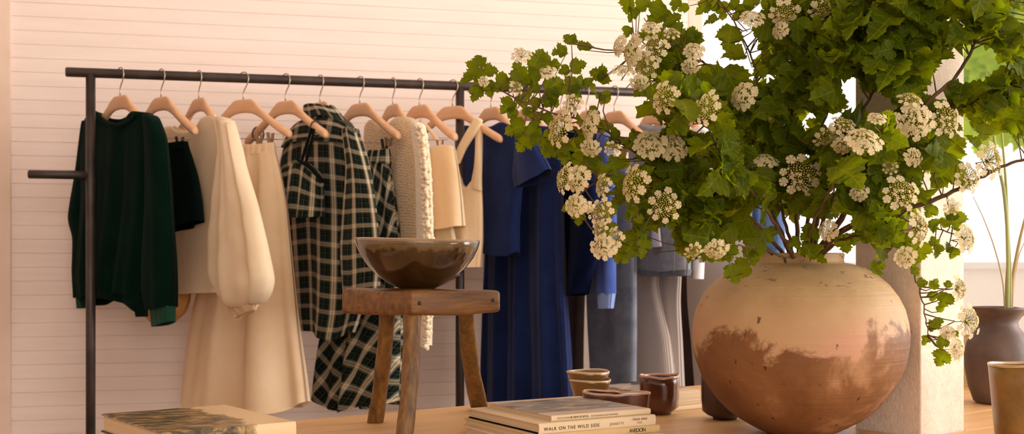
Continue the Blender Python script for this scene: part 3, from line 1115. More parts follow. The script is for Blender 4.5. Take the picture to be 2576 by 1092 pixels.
# the fluffy front edge / near sleeve made of rows of little loops
m = MB()
rg = random.Random(5)
loc, h = pl
nrm = Vector((h.y, -h.x, 0));  nrm = -nrm if nrm.y > 0 else nrm
for j in range(86):
    tt = j / 85
    y = 318 + tt * 556
    xr = np.interp(y, [318, 345, 420, 500, 600, 700, 840, 878], [1062, 1072, 1079, 1084, 1087, 1088, 1082, 1074])
    xl = np.interp(y, [318, 345, 420, 500, 600, 700, 840, 878], [1040, 1048, 1052, 1055, 1056, 1058, 1060, 1062])
    for i in range(4):
        u = (i + rg.random() * 0.5) / 3.4
        x = xl + (xr - xl) * u
        p = unproject(x, y + rg.uniform(-3, 3), loc + nrm * (0.045 + 0.018 * sin(u * pi) + rg.uniform(-.004, .004)), nrm)
        r = rg.uniform(0.0075, 0.0105)
        m.add([p + q * r for q in ICO_V], ICO_F)
m.build('fluffy_edge', MT['fluff'], t)
drape('sleeve', t, pl, [(1036, 312), (1050, 308), (1064, 322)], [(1064, 322), (1076, 420), (1082, 560), (1082, 720), (1076, 868)],
      [(1060, 872), (1068, 876), (1076, 868)], [(1036, 312), (1050, 420), (1052, 560), (1054, 720), (1060, 872)], MT['fluff'],
      depth=(0.02, 0.02), folds=(0.002, 0.003), nf=2, off=0.045, nu=20)

# 9 cream short top on clips
t, pl = garment('jersey_camisole', 'cream_top', 'short cream jersey top clipped up beside the bobbly cardigan', 'top')
drape('body', t, pl, [(1074, 392), (1095, 374), (1120, 364), (1142, 370)], [(1142, 370), (1152, 430), (1160, 500), (1165, 568)],
      [(1076, 574), (1110, 578), (1140, 574), (1165, 568)], [(1074, 392), (1072, 470), (1076, 574)], MT['cream_jersey'],
      depth=(0.022, 0.04), folds=(0.002, 0.006), nf=3, seed=81)
drape('lining', t, pl, [(1080, 560), (1110, 562), (1135, 560)], [(1135, 560), (1150, 640), (1150, 690)], [(1080, 700), (1115, 704), (1150, 690)],
      [(1080, 560), (1080, 700)], MT['cream_satin'], depth=(0.015, 0.025), folds=(0.003, 0.006), nf=5, off=-0.01, seed=82)
px_tube('strap', t, pl, [(1058, 304), (1080, 326), (1102, 356)], 0.007, MT['cream_jersey'], off=0.0)

# 10 cream tank dress
t, pl = garment('tank_dress', 'tank', 'cream jersey tank dress with its strap over the notched hanger', 'dress')
drape('strap', t, pl, [(1192, 302), (1203, 297), (1214, 304)], [(1214, 304), (1196, 338), (1172, 376), (1156, 412)], [(1140, 402), (1148, 408), (1156, 412)],
      [(1192, 302), (1172, 334), (1154, 368), (1140, 402)], MT['cream_jersey'], depth=(0.012, 0.010), folds=(0, 0.001), off=0.03, nu=14, nv=24, close_top=.05)
drape('strap', t, pl, [(1196, 312), (1206, 306), (1214, 312)], [(1214, 312), (1212, 380), (1211, 450), (1212, 480)], [(1186, 474), (1200, 476), (1212, 480)],
      [(1196, 312), (1196, 370), (1192, 420), (1180, 474)], MT['cream_jersey'], depth=(0.012, 0.012), folds=(0, 0.001), off=0.005, nu=14, nv=24, close_top=.05)
drape('body', t, pl, [(1140, 404), (1149, 412), (1154, 436), (1160, 462), (1176, 474), (1190, 456), (1202, 448), (1211, 452)],
      [(1211, 452), (1214, 520), (1214, 600), (1208, 672)], [(1136, 664), (1160, 668), (1185, 672), (1208, 672)],
      [(1140, 404), (1130, 500), (1132, 600), (1136, 664)], MT['cream_jersey'], depth=(0.018, 0.035), folds=(0.002, 0.008), nf=3, off=0.0, seed=91)

# 11 blue short-sleeved top
t, pl = garment('knitted_tee', 'tee', 'mid-blue short-sleeved knitted top just right of the second rack post', 'top')
drape('body', t, pl, [(1146, 342), (1158, 326), (1180, 316), (1200, 322), (1228, 324), (1250, 318), (1270, 308), (1300, 320), (1326, 336)],
      [(1326, 336), (1322, 400), (1310, 480), (1302, 560), (1301, 632)], [(1166, 628), (1215, 634), (1260, 644), (1290, 646), (1301, 636)],
      [(1146, 342), (1152, 440), (1160, 540), (1166, 628)], MT['navy'], depth=(0.026, 0.042), folds=(0.002, 0.007), nf=3, seed=101)
drape('sleeve', t, pl, [(1300, 322), (1318, 324), (1338, 340)], [(1338, 340), (1358, 376), (1372, 402), (1383, 424)],
      [(1300, 472), (1322, 466), (1350, 456), (1374, 440), (1383, 426)], [(1300, 322), (1298, 390), (1294, 440), (1300, 472)], MT['navy'],
      depth=(0.024, 0.036), folds=(0.002, 0.006), nf=3, off=0.045, seed=103, nu=24, nv=20)

# 12 long blue dress
t, pl = garment('blue_dress', 'dress', 'long blue dress reaching down behind the table, right of the stool', 'dress')
drape('body', t, pl, [(1232, 356), (1252, 336), (1290, 326), (1320, 330), (1350, 322), (1380, 318), (1404, 334)],
      [(1404, 334), (1410, 450), (1412, 600), (1418, 760), (1426, 900), (1432, 1040)],
      [(1216, 1046), (1270, 1050), (1330, 1050), (1390, 1048), (1432, 1040)],
      [(1232, 356), (1234, 460), (1228, 600), (1222, 760), (1218, 900), (1216, 1046)], MT['navy'],
      depth=(0.030, 0.055), folds=(0.009, 0.026), nf=8, seed=113, nu=64, nv=50)

# 13 dark navy cardigan
t, pl = garment('navy_cardigan', 'cardigan', 'very dark navy cardigan between the blue dress and the bright blue jumper', 'cardigan')
drape('body', t, pl, [(1352, 352), (1368, 334), (1400, 324), (1430, 330), (1460, 326), (1478, 340)],
      [(1478, 340), (1482, 460), (1480, 600), (1474, 700)], [(1360, 720), (1410, 722), (1450, 716), (1474, 700)],
      [(1352, 352), (1354, 460), (1356, 600), (1360, 720)], MT['navy_knit'], depth=(0.028, 0.045), folds=(0.002, 0.010), nf=3, seed=121)
drape('sleeve', t, pl, [(1452, 336), (1466, 330), (1480, 344)], [(1480, 344), (1492, 460), (1500, 580), (1494, 650), (1478, 700), (1468, 738)],
      [(1436, 744), (1452, 744), (1468, 738)], [(1452, 336), (1446, 460), (1440, 580), (1436, 660), (1436, 744)], MT['navy_knit'],
      depth=(0.024, 0.034), folds=(0.002, 0.008), nf=2, off=0.05, seed=123, nu=24)

# 14 bright blue jumper
t, pl = garment('blue_jumper', 'blue_knit', 'bright blue jumper whose pale cuff hangs below the white blossom', 'jumper')
drape('body', t, pl, [(1420, 352), (1434, 336), (1460, 326), (1490, 332), (1515, 328), (1530, 340)],
      [(1530, 340), (1532, 440), (1528, 520), (1522, 600)], [(1430, 616), (1465, 620), (1500, 616), (1522, 600)],
      [(1420, 352), (1424, 460), (1430, 616)], MT['navy'], depth=(0.028, 0.04), folds=(0.002, 0.008), nf=3, seed=131)
drape('sleeve', t, pl, [(1508, 340), (1520, 332), (1534, 344)], [(1534, 344), (1540, 440), (1544, 560), (1541, 660), (1540, 738)],
      [(1510, 740), (1525, 742), (1540, 738)], [(1508, 340), (1510, 460), (1506, 600), (1505, 680), (1510, 740)], MT['blue'],
      depth=(0.024, 0.026), folds=(0.002, 0.010), nf=3, off=0.055, seed=133, nu=24)
drape('cuff', t, pl, [(1510, 736), (1525, 738), (1540, 735)], [(1540, 735), (1536, 776)], [(1511, 777), (1536, 776)], [(1510, 736), (1511, 777)],
      MT['sky_cuff'], depth=(0.025, 0.02), folds=(0.001, 0.001), nf=3, off=0.055, nu=20, nv=8, close_top=0, rib=30)

# 15 grey-blue trousers
t, pl = garment('grey_trousers', 'grey_trousers', 'washed grey-blue denim trousers hanging above the tea bowls', 'trousers')
drape('leg', t, pl, [(1492, 430), (1530, 424), (1570, 424), (1590, 430)], [(1590, 430), (1596, 560), (1598, 700), (1598, 840), (1596, 960)],
      [(1488, 962), (1525, 966), (1560, 966), (1596, 960)], [(1496, 430), (1488, 560), (1480, 680), (1484, 800), (1494, 962)],
      MT['grey_denim'], depth=(0.03, 0.034), folds=(0.002, 0.006), nf=2, off=0.02, seed=141, nu=40)
drape('leg', t, pl, [(1440, 440), (1460, 436), (1490, 434)], [(1490, 434), (1474, 620), (1465, 740), (1461, 840), (1459, 935)],
      [(1424, 946), (1445, 948), (1464, 940)], [(1440, 440), (1432, 600), (1428, 760), (1424, 946)], MT['brown_wool'],
      depth=(0.02, 0.024), folds=(0.001, 0.004), nf=2, off=-0.03, seed=143, nu=28)
drape('waistband', t, pl, [(1450, 404), (1500, 398), (1545, 396), (1590, 402)], [(1590, 402), (1591, 436)], [(1450, 440), (1500, 436), (1545, 434), (1591, 436)],
      [(1450, 404), (1450, 440)], MT['grey_denim'], depth=(0.03, 0.034), folds=(0.001, 0.001), nv=6, close_top=0.3)

# 16 grey denim jacket
t, pl = garment('denim_jacket', 'denim', 'cropped grey denim jacket with a frayed hem, behind the blossom left of the vase', 'jacket')
drape('body', t, pl, [(1584, 360), (1600, 330), (1625, 314), (1650, 322), (1680, 318), (1710, 326), (1728, 344)],
      [(1728, 344), (1738, 440), (1736, 560), (1730, 676)], [(1597, 672), (1640, 682), (1690, 686), (1730, 682)],
      [(1584, 360), (1590, 480), (1596, 600), (1597, 672)], MT['denim_jacket'], depth=(0.03, 0.05), folds=(0.002, 0.004), nf=3, off=0.03, seed=151)
drape('frayed_hem', t, pl, [(1596, 668), (1640, 678), (1690, 683), (1731, 678)], [(1731, 678), (1728, 694)], [(1598, 686), (1640, 692), (1690, 696), (1728, 694)],
      [(1596, 668), (1598, 686)], MT['stitch'], depth=(0.051, 0.05), folds=(0.001, 0.001), nf=20, nv=5, nu=90, off=0.03, close_top=0, rib=200)
drape('lapel', t, pl, [(1642, 560), (1652, 556), (1658, 560)], [(1658, 560), (1662, 600), (1664, 620)], [(1638, 622), (1650, 622), (1664, 620)],
      [(1642, 560), (1638, 622)], MT['pale_shirt'], depth=(0.006, 0.006), folds=(0, 0), off=0.088, nv=8, nu=12)
px_tube('seam', t, pl, [(1700, 470), (1698, 560), (1695, 684)], 0.002, MT['stitch'], off=0.078)

# 17 pale shirt
t, pl = garment('pale_shirt', 'white_shirt', 'pale grey-white shirt hanging behind the dense leaves', 'shirt')
drape('body', t, pl, [(1672, 360), (1688, 336), (1715, 318), (1740, 328), (1765, 320), (1792, 340)], [(1792, 340), (1800, 440), (1798, 560), (1790, 640)],
      [(1684, 640), (1720, 646), (1760, 646), (1790, 640)], [(1672, 360), (1678, 480), (1684, 640)], MT['pale_shirt'], depth=(0.028, 0.04),
      folds=(0.002, 0.006), nf=3, seed=161)
drape('sleeve', t, pl, [(1740, 340), (1752, 330), (1764, 342)], [(1764, 342), (1768, 480), (1768, 600), (1766, 660)], [(1740, 664), (1752, 666), (1766, 660)],
      [(1740, 340), (1742, 480), (1742, 600), (1740, 664)], MT['denim_jacket'], depth=(0.02, 0.022), folds=(0.002, 0.005), nf=2, off=0.07, seed=163, nu=20)
drape('cuff', t, pl, [(1741, 655), (1752, 656), (1766, 652)], [(1766, 652), (1763, 702)], [(1746, 702), (1763, 702)], [(1741, 655), (1746, 702)],
      MT['pale_shirt'], depth=(0.021, 0.02), folds=(0, 0), off=0.07, nu=16, nv=6, close_top=0)

# 18 taupe pinstripe trousers
t, pl = garment('striped_trousers', 'cord_near', 'taupe pinstriped trousers below the denim jacket, above the squarish cup', 'trousers')
drape('leg', t, pl, [(1606, 470), (1640, 466), (1668, 466)], [(1668, 466), (1668, 620), (1662, 720), (1690, 850), (1702, 972)],
      [(1594, 968), (1630, 974), (1670, 976), (1702, 972)], [(1606, 470), (1600, 620), (1598, 800), (1594, 968)], MT['cord'],
      depth=(0.03, 0.05), folds=(0.002, 0.010), nf=2, off=0.04, seed=171, W=.24, Lg=1)
drape('leg', t, pl, [(1660, 466), (1690, 464), (1716, 466)], [(1716, 466), (1714, 640), (1708, 760), (1712, 860), (1716, 972)],
      [(1690, 974), (1705, 975), (1716, 972)], [(1660, 466), (1656, 640), (1654, 720), (1676, 850), (1690, 974)], MT['cord'],
      depth=(0.02, 0.03), folds=(0.002, 0.006), nf=2, off=0.02, seed=172, W=.16, Lg=1)
drape('waistband', t, pl, [(1604, 432), (1640, 428), (1680, 428), (1718, 434)], [(1718, 434), (1718, 470)], [(1604, 474), (1640, 470), (1680, 470), (1718, 470)],
      [(1604, 432), (1604, 474)], MT['cord'], depth=(0.04, 0.05), folds=(0.001, 0.001), nv=6, close_top=0.3, off=0.02)
t, pl = garment('striped_trousers', 'cord', 'wide taupe pinstriped trousers whose legs pass behind the big clay vase', 'trousers')
drape('leg', t, pl, [(1716, 470), (1780, 462), (1840, 462), (1890, 470)], [(1890, 470), (1888, 620), (1882, 800), (1880, 972)],
      [(1752, 974), (1800, 978), (1840, 978), (1880, 972)], [(1716, 470), (1728, 620), (1732, 760), (1742, 860), (1752, 974)], MT['cord'],
      depth=(0.03, 0.05), folds=(0.002, 0.010), nf=3, off=0.0, seed=173, W=.46, Lg=1)
drape('leg', t, pl, [(1700, 480), (1730, 480), (1760, 480)], [(1760, 480), (1762, 700), (1764, 974)], [(1706, 974), (1735, 976), (1764, 974)],
      [(1700, 480), (1702, 700), (1706, 974)], MT['brown_wool'], depth=(0.02, 0.03), folds=(0.002, 0.004), nf=2, off=-0.09, seed=174)
drape('waistband', t, pl, [(1716, 432), (1760, 426), (1820, 426), (1888, 434)], [(1888, 434), (1890, 472)], [(1716, 476), (1760, 472), (1820, 472), (1890, 472)],
      [(1716, 432), (1716, 476)], MT['cord'], depth=(0.04, 0.05), folds=(0.001, 0.001), nv=6, close_top=0.3, off=0.01)

# 19 blue jeans at the end
t, pl = garment('blue_jeans', 'jeans', 'mid-blue jeans seen between the stems over the vase mouth', 'jeans')
drape('leg', t, pl, [(1922, 450), (1942, 446), (1968, 450)], [(1968, 450), (1968, 600), (1964, 760), (1960, 940)], [(1918, 942), (1940, 945), (1960, 940)],
      [(1922, 450), (1922, 600), (1920, 760), (1918, 942)], MT['jeans_blue'], depth=(0.03, 0.035), folds=(0.002, 0.012), nf=3, off=0.0, seed=181)
drape('waistband', t, pl, [(1846, 420), (1900, 414), (1968, 420)], [(1968, 420), (1969, 456)], [(1846, 458), (1900, 456), (1969, 456)], [(1846, 420), (1846, 458)],
      MT['jeans_blue'], depth=(0.03, 0.03), folds=(0.001, 0.001), nv=6, close_top=0.3)
drape('leg', t, pl, [(1848, 450), (1880, 446), (1922, 450)], [(1922, 450), (1912, 600), (1908, 940)], [(1856, 942), (1880, 945), (1908, 940)],
      [(1848, 450), (1852, 600), (1856, 942)], MT['jeans_blue'], depth=(0.03, 0.035), folds=(0.002, 0.012), nf=3, off=-0.05, seed=182)

# ------------------------------------------------------------------ stool and bowl
H = 0.290
zt = TABLE + H
sF = Vector((P(1036, 744, 2.44).x, 2.44, 0))
sL = Vector((P(857, 722, 2.60).x, 2.60, 0))
sR = Vector((P(1262, 738, 2.585).x, 2.585, 0))
sB = sL + (sR - sF)
stool = thing('wooden_stool', 'small rustic dark oak stool standing on the table', 'stool', (sF.x, sF.y + 0.1, TABLE))
mb = MB()
n = 22
rg = random.Random(2)
vs, fs = [], []
# slab as a grid with worn, rounded outline
def slab_pt(a, b, top):
    p = sF * (1 - a) * (1 - b) + sR * a * (1 - b) + sL * (1 - a) * b + sB * a * b
    wob = 0.0018 * sin(a * 9 + 1) * cos(b * 7)
    zc_ = zt + (0.002 * sin(a * 5) + wob if top else -0.050 + 0.002 * cos(a * 6 + b * 4))
    return Vector((p.x, p.y, zc_))
for top in (True, False):
    for j in range(n + 1):
        for i in range(n + 1):
            vs.append(slab_pt(i / n, j / n, top))
m_ = n + 1
for j in range(n):
    for i in range(n):
        a = j * m_ + i
        fs.append((a, a + 1, a + m_ + 1, a + m_))
        b = a + m_ * m_
        fs.append((b, b + m_, b + m_ + 1, b + 1))
N2 = m_ * m_
for i in range(n):
    a = i
    fs.append((a + 1, a, a + N2, a + 1 + N2))
    a = n * m_ + i
    fs.append((a, a + 1, a + 1 + N2, a + N2))
    a = i * m_
    fs.append((a, a + m_, a + m_ + N2, a + N2))
    a = i * m_ + n
    fs.append((a + m_, a, a + N2, a + m_ + N2))
mb.add(vs, fs)
mb.build('seat', MT['stool_seat'], stool, bevel=0.008)
def leg(top, bot, r0, r1, bend, seed):
    rg = random.Random(seed)
    m = MB()
    pts, rad = [], []
    for k in range(13):
        u = k / 12
        p = top.lerp(bot, u)
        p += Vector((bend * sin(u * pi), 0, 0))
        pts.append(p)
        rad.append(r0 + (r1 - r0) * u + 0.0007 * sin(u * 14 + seed))
    # squared-off hewn leg
    vs, fs = [], []
    N = 12
    for i, p in enumerate(pts):
        for k in range(N):
            a = 2 * pi * k / N + 0.4
            c, s = cos(a), sin(a)
            q = 0.72
            vs.append(p + Vector((rad[i] * (abs(c) ** q) * (1 if c > 0 else -1), rad[i] * (abs(s) ** q) * (1 if s > 0 else -1), 0)))
    for i in range(len(pts) - 1):
        for k in range(N):
            a, b = i * N + k, i * N + (k + 1) % N
            fs.append((a, a + N, b + N, b))
    fs.append(tuple(range(N)))
    fs.append(tuple(reversed(range((len(pts) - 1) * N, len(pts) * N))))
    m.add(vs, fs)
    m.build('leg', MT['stool'], stool, bevel=0.002)
def Pz(px, Z, z):
    return Vector(((px - CX) / F * Z, Z, z))
leg(Pz(975, 2.58, zt - 0.045), Pz(944, 2.665, TABLE), 0.0165, 0.0175, 0.003, 1)
leg(Pz(1037, 2.475, zt - 0.045), Pz(1016, 2.40, TABLE), 0.0185, 0.0170, 0.004, 2)
leg(Pz(1172, 2.60, zt - 0.045), Pz(1207, 2.90, TABLE), 0.0165, 0.0215, -0.006, 3)
nrmR = Vector(((sR - sF).y, -(sR - sF).x, 0)).normalized()
for fr_, zz in ((0.08, -0.024), (0.90, -0.022)):
    c = sF.lerp(sR, fr_) + nrmR * -0.004
    c.z = zt + zz
    mb = MB()
    mb.tube([c, c + nrmR * 0.0055], 0.0042, 12)
    mb.build('peg', MT['peg'], stool)

bc = Pz(1047, 2.585, zt + 0.003)
bowl = thing('serving_bowl', 'glossy brown drip-glazed ceramic bowl standing on the stool', 'bowl', bc)
Rb = 158 / F * 2.585
prof = [(0.0, 0.0), (0.040, 0.0), (0.046, 0.003), (0.060, 0.009), (0.082, 0.024), (0.103, 0.045), (0.118, 0.066), (0.127, 0.086), (0.1305, 0.099)]
inner = [(0.1265, 0.099), (0.122, 0.085), (0.112, 0.064), (0.095, 0.042), (0.070, 0.022), (0.035, 0.011), (0.0, 0.009)]
k = Rb / 0.1315
mb = MB()
mb.lathe([(r * k, z_) for r, z_ in prof + [(0.1295, 0.1015), (0.1275, 0.1015)] + inner], 96, centre=bc)
b = mb.build('bowl_body', MT['bowl'], bowl)
mb = MB()
mb.lathe([(r * k, z_) for r, z_ in [(0.1308, 0.0985), (0.1302, 0.1020), (0.1285, 0.1030), (0.1262, 0.1018), (0.1258, 0.0985)]], 96, centre=bc)
mb.build('rim', MT['bowl_rim'], bowl)
bowl.rotation_euler = (radians(1.2), radians(1.6), 0)

# ------------------------------------------------------------------ big vase
VZ = 2.50
vb = Pz(2011, VZ, TABLE)
k = VZ / F
vase = thing('clay_vase', 'large round two-tone clay vase holding the flowering branches', 'vase', vb)
# half-widths in picture units against height above the table
zpx = lambda y: CAM_Z - (y - HY) * k - TABLE
prof = [(0, 0.0), (80 * k, 0.0), (84 * k, 0.004)] + [(r * k, zpx(y)) for r, y in
        [(97, 1082), (124, 1068), (152, 1052), (178, 1032), (202, 1008), (226, 976), (245, 942), (258, 905), (265, 865), (266, 840), (263, 810),
         (255, 776), (240, 745), (218, 716), (190, 692), (158, 673), (128, 664), (110, 661), (108, 654), (109, 645), (110, 640)]] + \
       [(r * k, zpx(y)) for r, y in [(107, 636.5), (100, 637.5), (97, 645), (97, 662), (120, 676), (170, 700), (225, 760), (245, 840), (230, 920),
                                     (180, 1000), (110, 1060), (0, 1075)]]
mb = MB()
mb.lathe(prof, 128, centre=vb, warp=lambda r, z_, t: (r * (1 + 0.006 * sin(2 * t + 1) + 0.003 * sin(3 * t + z_ * 20)), z_))
mb.build('vase_body', MT['vase'], vase)

# ------------------------------------------------------------------ smaller pots
def pot(name, label, cat, base, prof_out, prof_in, mat, rim_mat, warp=None, n=64, rim=None):
    t = thing(name, label, cat, base)
    m = MB()
    m.lathe(prof_out + prof_in, n, centre=base, warp=warp)
    m.build('pot_body', mat, t)
    if rim_mat:
        ro, z0 = prof_out[-1]
        ri, z1 = prof_in[0]
        m = MB()
        w_ = (ro - ri)
        rp_ = [(ro + 0.0004, z0 - 0.003), (ro + 0.0004, z0 + 0.0006), ((ro + ri) / 2, z0 + 0.0016), (ri - 0.0004, z0 + 0.0006), (ri - 0.0004, z0 - 0.003)]
        m.lathe(rp_, n, centre=base, warp=warp)
        m.build('rim', rim_mat, t)
    return t

def tea(base, label, s=1.0, dz=0.0):
    out = [(0, dz), (0.020, dz), (0.022, dz + 0.004), (0.026, dz + 0.006), (0.033, dz + 0.022), (0.040, dz + 0.045), (0.046, dz + 0.066), (0.0482, dz + 0.074)]
    inn = [(0.0455, dz + 0.074), (0.043, dz + 0.064), (0.036, dz + 0.040), (0.025, dz + 0.016), (0, dz + 0.010)]
    sc_ = lambda L_: [(r * s, z_) for r, z_ in L_]
    wp = lambda r, z_, t: (r * (1 + 0.015 * sin(2 * t + 0.7)), z_ + 0.0012 * sin(2 * t) * (z_ / 0.07))
    return pot('tea_bowl', label, 'bowl', base, sc_(out), sc_(inn), MT['tea_bowl'], MT['tea_rim'], wp)
tb = Pz(1484, 2.86, TABLE)
a_ = tea(tb, 'lower ochre tea bowl of the two nested behind the book stack')
b_ = tea(Pz(1479, 2.865, TABLE + 0.0185), 'upper ochre tea bowl nested in another behind the book stack', 1.03)

def wavy(a, b, c, d):
    def f(r, z_, t):
        e = a * r / sqrt((b * cos(t)) ** 2 + (a * sin(t)) ** 2) if b else r
        return e * (1 + 0.03 * sin(3 * t + d)), z_ + c * (z_ / 0.05) * sin(3 * t + d + 1)
    return f
# low oval dish
dc = Pz(1551, 2.60, TABLE)
def oval(r, z_, t):
    q = 1.0 / sqrt((cos(t + 0.15) / 1.0) ** 2 + (sin(t + 0.15) / 0.42) ** 2)
    return r * q * (1 + 0.02 * sin(3 * t)), z_ * (1 + 0.03 * sin(2 * t + 2.6) + 0.012 * sin(5 * t))
pot('oval_dish', 'long brown wavy-rimmed ceramic dish behind the book stack', 'dish', dc,
    [(0, 0), (0.045, 0), (0.055, 0.004), (0.064, 0.020), (0.069, 0.045), (0.0715, 0.066), (0.0720, 0.072)],
    [(0.0685, 0.072), (0.066, 0.060), (0.058, 0.030), (0.045, 0.012), (0, 0.010)], MT['tenmoku'], MT['tenmoku_rim'], oval, 96)
def squarish(ph, amt=0.10):
    def f(r, z_, t):
        q = 1 + amt * (abs(sin(2 * (t + ph))) ** 1.5) - amt * 0.4 if z_ > 0.008 else 1.0
        return r * q * (1 + 0.012 * sin(5 * t + z_ * 60)), z_ + (0.0016 * sin(2 * t + 1.3) + 0.0010 * sin(5 * t)) * (z_ / 0.09)
    return f
pot('clay_cup', 'dark brown glazed squarish cup between the far book and the oval dish', 'cup', Pz(1659, 2.81, TABLE),
    [(0, 0), (0.026, 0), (0.028, 0.006), (0.036, 0.010), (0.042, 0.016), (0.0445, 0.040), (0.045, 0.070), (0.0455, 0.088)],
    [(0.0425, 0.088), (0.041, 0.070), (0.038, 0.030), (0.024, 0.014), (0, 0.012)], MT['tenmoku'], MT['tenmoku_rim'], squarish(0.3), 80)
pot('clay_cup', 'dark faceted clay cup half hidden behind the big vase', 'cup', Pz(1824, 2.72, TABLE),
    [(0, 0), (0.026, 0), (0.027, 0.005), (0.036, 0.009), (0.047, 0.018), (0.049, 0.045), (0.0485, 0.085), (0.048, 0.098)],
    [(0.045, 0.098), (0.045, 0.070), (0.040, 0.030), (0.024, 0.014), (0, 0.012)], MT['dark_cup'], None, squarish(0.9, 0.12), 80)

# brown pitcher with reeds
pc = Pz(2512, 3.02, TABLE)
def spout(r, z_, t):
    up = max(0.0, (z_ - 0.185) / 0.05)
    s_ = math.exp(-((t - 0.15) ** 2) / 0.12) + math.exp(-((t - 2 * pi - 0.15) ** 2) / 0.12)
    return r * (1 + 0.30 * up * s_) * (1 + 0.012 * sin(3 * t)), z_ - 0.006 * up * s_
pitcher = pot('clay_pitcher', 'dark grey-brown clay pitcher holding dry reeds, right of the pale post', 'pitcher', pc,
    [(0, 0), (0.050, 0), (0.058, 0.006), (0.070, 0.040), (0.078, 0.085), (0.0795, 0.120), (0.074, 0.150), (0.060, 0.172), (0.047, 0.188),
     (0.045, 0.200), (0.050, 0.214), (0.060, 0.228), (0.066, 0.235)],
    [(0.062, 0.236), (0.054, 0.226), (0.042, 0.210), (0.040, 0.195), (0.052, 0.172), (0.070, 0.120), (0.060, 0.030), (0, 0.012)],
    MT['grey_clay'], None, spout, 96)
reeds = [
    ('reed', [(2534, 800), (2536, 690), (2533, 560), (2524, 470), (2508, 400), (2495, 300), (2480, 180)], 0.0045, 'reed_green', 'thick green reed standing tallest in the pitcher'),
    ('reed', [(2528, 800), (2524, 720), (2512, 660), (2494, 600), (2470, 540), (2448, 495)], 0.0016, 'reed', 'thin dry reed leaning left out of the pitcher'),
    ('reed', [(2540, 800), (2542, 690), (2535, 560), (2530, 450), (2520, 330), (2515, 180)], 0.0035, 'reed_green', 'slim green reed rising behind the thickest one'),
    ('reed', [(2544, 800), (2548, 700), (2562, 620), (2576, 560), (2600, 470)], 0.0042, 'reed', 'dry reed leaning right out of the pitcher'),
    ('reed', [(2530, 800), (2531, 720), (2536, 640), (2536, 560)], 0.0030, 'reed', 'short broken dry reed among the taller reeds'),
    ('reed', [(2546, 800), (2552, 700), (2564, 640), (2582, 600)], 0.0018, 'reed', 'thinnest dry reed bending right at the pitcher mouth'),
]
for i, (nm, pts, r, mt, lab) in enumerate(reeds):
    Zs = 3.0 + 0.012 * i
    m = MB()
    sm = polyline(pts, np.linspace(0, 1, 20))
    inside = [Pz(2520 + i * 2, Zs, TABLE + 0.02)]
    m.tube(inside + [P(x, y, Zs) for x, y in sm], [r] * 12 + [r * (1 - 0.06 * q) for q in range(1, 10)], 8)
    o = m.build('reed_stem', MT[mt])
    o.name = 'reed'
    o['label'] = lab; o['category'] = 'reed'; o['group'] = 'reeds in the pitcher'

# ochre vessel cut by the frame
oc = Pz(2592, 2.34, TABLE)
def irregular(r, z_, t):
    return r * (1 + 0.01 * sin(3 * t + 2)), z_ * (1 + 0.018 * sin(t * 1.0 + 2.6) + 0.01 * sin(3 * t))
pot('ochre_vessel', 'tall ochre-brown ceramic vessel with a thin pale rim on the table corner by the pitcher', 'vessel', oc,
    [(0, 0), (0.060, 0), (0.063, 0.003), (0.068, 0.060), (0.0735, 0.120), (0.0765, 0.155)],
    [(0.0735, 0.155), (0.071, 0.120), (0.065, 0.050), (0.055, 0.01), (0, 0.008)], MT['ochre_vessel'], MT['tea_rim'], irregular, 80)

# ------------------------------------------------------------------ books
def book(label, corner, e1, e2, z0, th, cover, spine_mat, board_t=0.0022, texts=(), name='art_book', soft=False, group=None, pages_in=0.004, board_edge=None):
    """corner: front corner; e1 runs along the spine; e2 along the tail edge; z0 underside"""
    L1, L2 = Vector(e1).length, Vector(e2).length
    d1 = Vector(e1).normalized()
    rz = math.atan2(d1.y, d1.x)
    t = thing(name, label, 'book', (corner[0], corner[1], z0), group, rz)
    if '_w' in t: del t['_w']
    cov = MB()
    cov.box((0, 0, th - board_t), (L1, 0, 0), (0, L2, 0), (0, 0, board_t), 0)
    cov.box((0, 0, 0), (L1, 0, 0), (0, L2, 0), (0, 0, board_t), 1)
    mats = [cover, board_edge or spine_mat]
    o = cov.build('cover', mats, t, smooth=False, bevel=0.0006)
    # rounded spine
    sp_ = MB()
    ns = 8
    vs, fs = [], []
    prof_ = []
    for i in range(ns + 1):
        a = -pi / 2 + pi * i / ns
        prof_.append((-0.0032 * cos(a) - 0.0006, th / 2 + th / 2 * sin(a)))
    for x in (0.0, L1):
        for y, z_ in prof_:
            vs.append((x, y, z_))
        for y, z_ in reversed(prof_):
            vs.append((x, y + 0.003, min(max(z_, 0.0004), th - 0.0004)))
    m2 = 2 * (ns + 1)
    for i in range(m2):
        j = (i + 1) % m2
        fs.append((i, j, m2 + j, m2 + i))
    fs.append(tuple(reversed(range(m2))))
    fs.append(tuple(range(m2, 2 * m2)))
    sp_.add(vs, fs)
    sp_.build('spine', spine_mat, t, smooth=False)
    pg = MB()
    pg.box((pages_in, 0.0025, board_t), (L1 - 2 * pages_in, 0, 0), (0, L2 - 0.0025 - pages_in, 0), (0, 0, th - 2 * board_t))
    pg.build('pages', MT['pages'], t, smooth=False)
    for txt, x, z_, size, mt, wx in texts:
        fc = bpy.data.curves.new('spine_lettering', 'FONT')
        fc.body = txt
        fc.size = size
        fc.extrude = 0.0001
        fc.space_character = wx
        fc.materials.append(MT[mt])
        fo = bpy.data.objects.new('spine_lettering', fc)
        C.objects.link(fo)
        me = bpy.data.meshes.new_from_object(fo)
        bpy.data.objects.remove(fo)
        fo = bpy.data.objects.new('spine_lettering', me)
        C.objects.link(fo)
        fo.parent = t
        fo.location = (x, -0.0042, z_)
        fo.rotation_euler = (pi / 2, 0, 0)
    return t

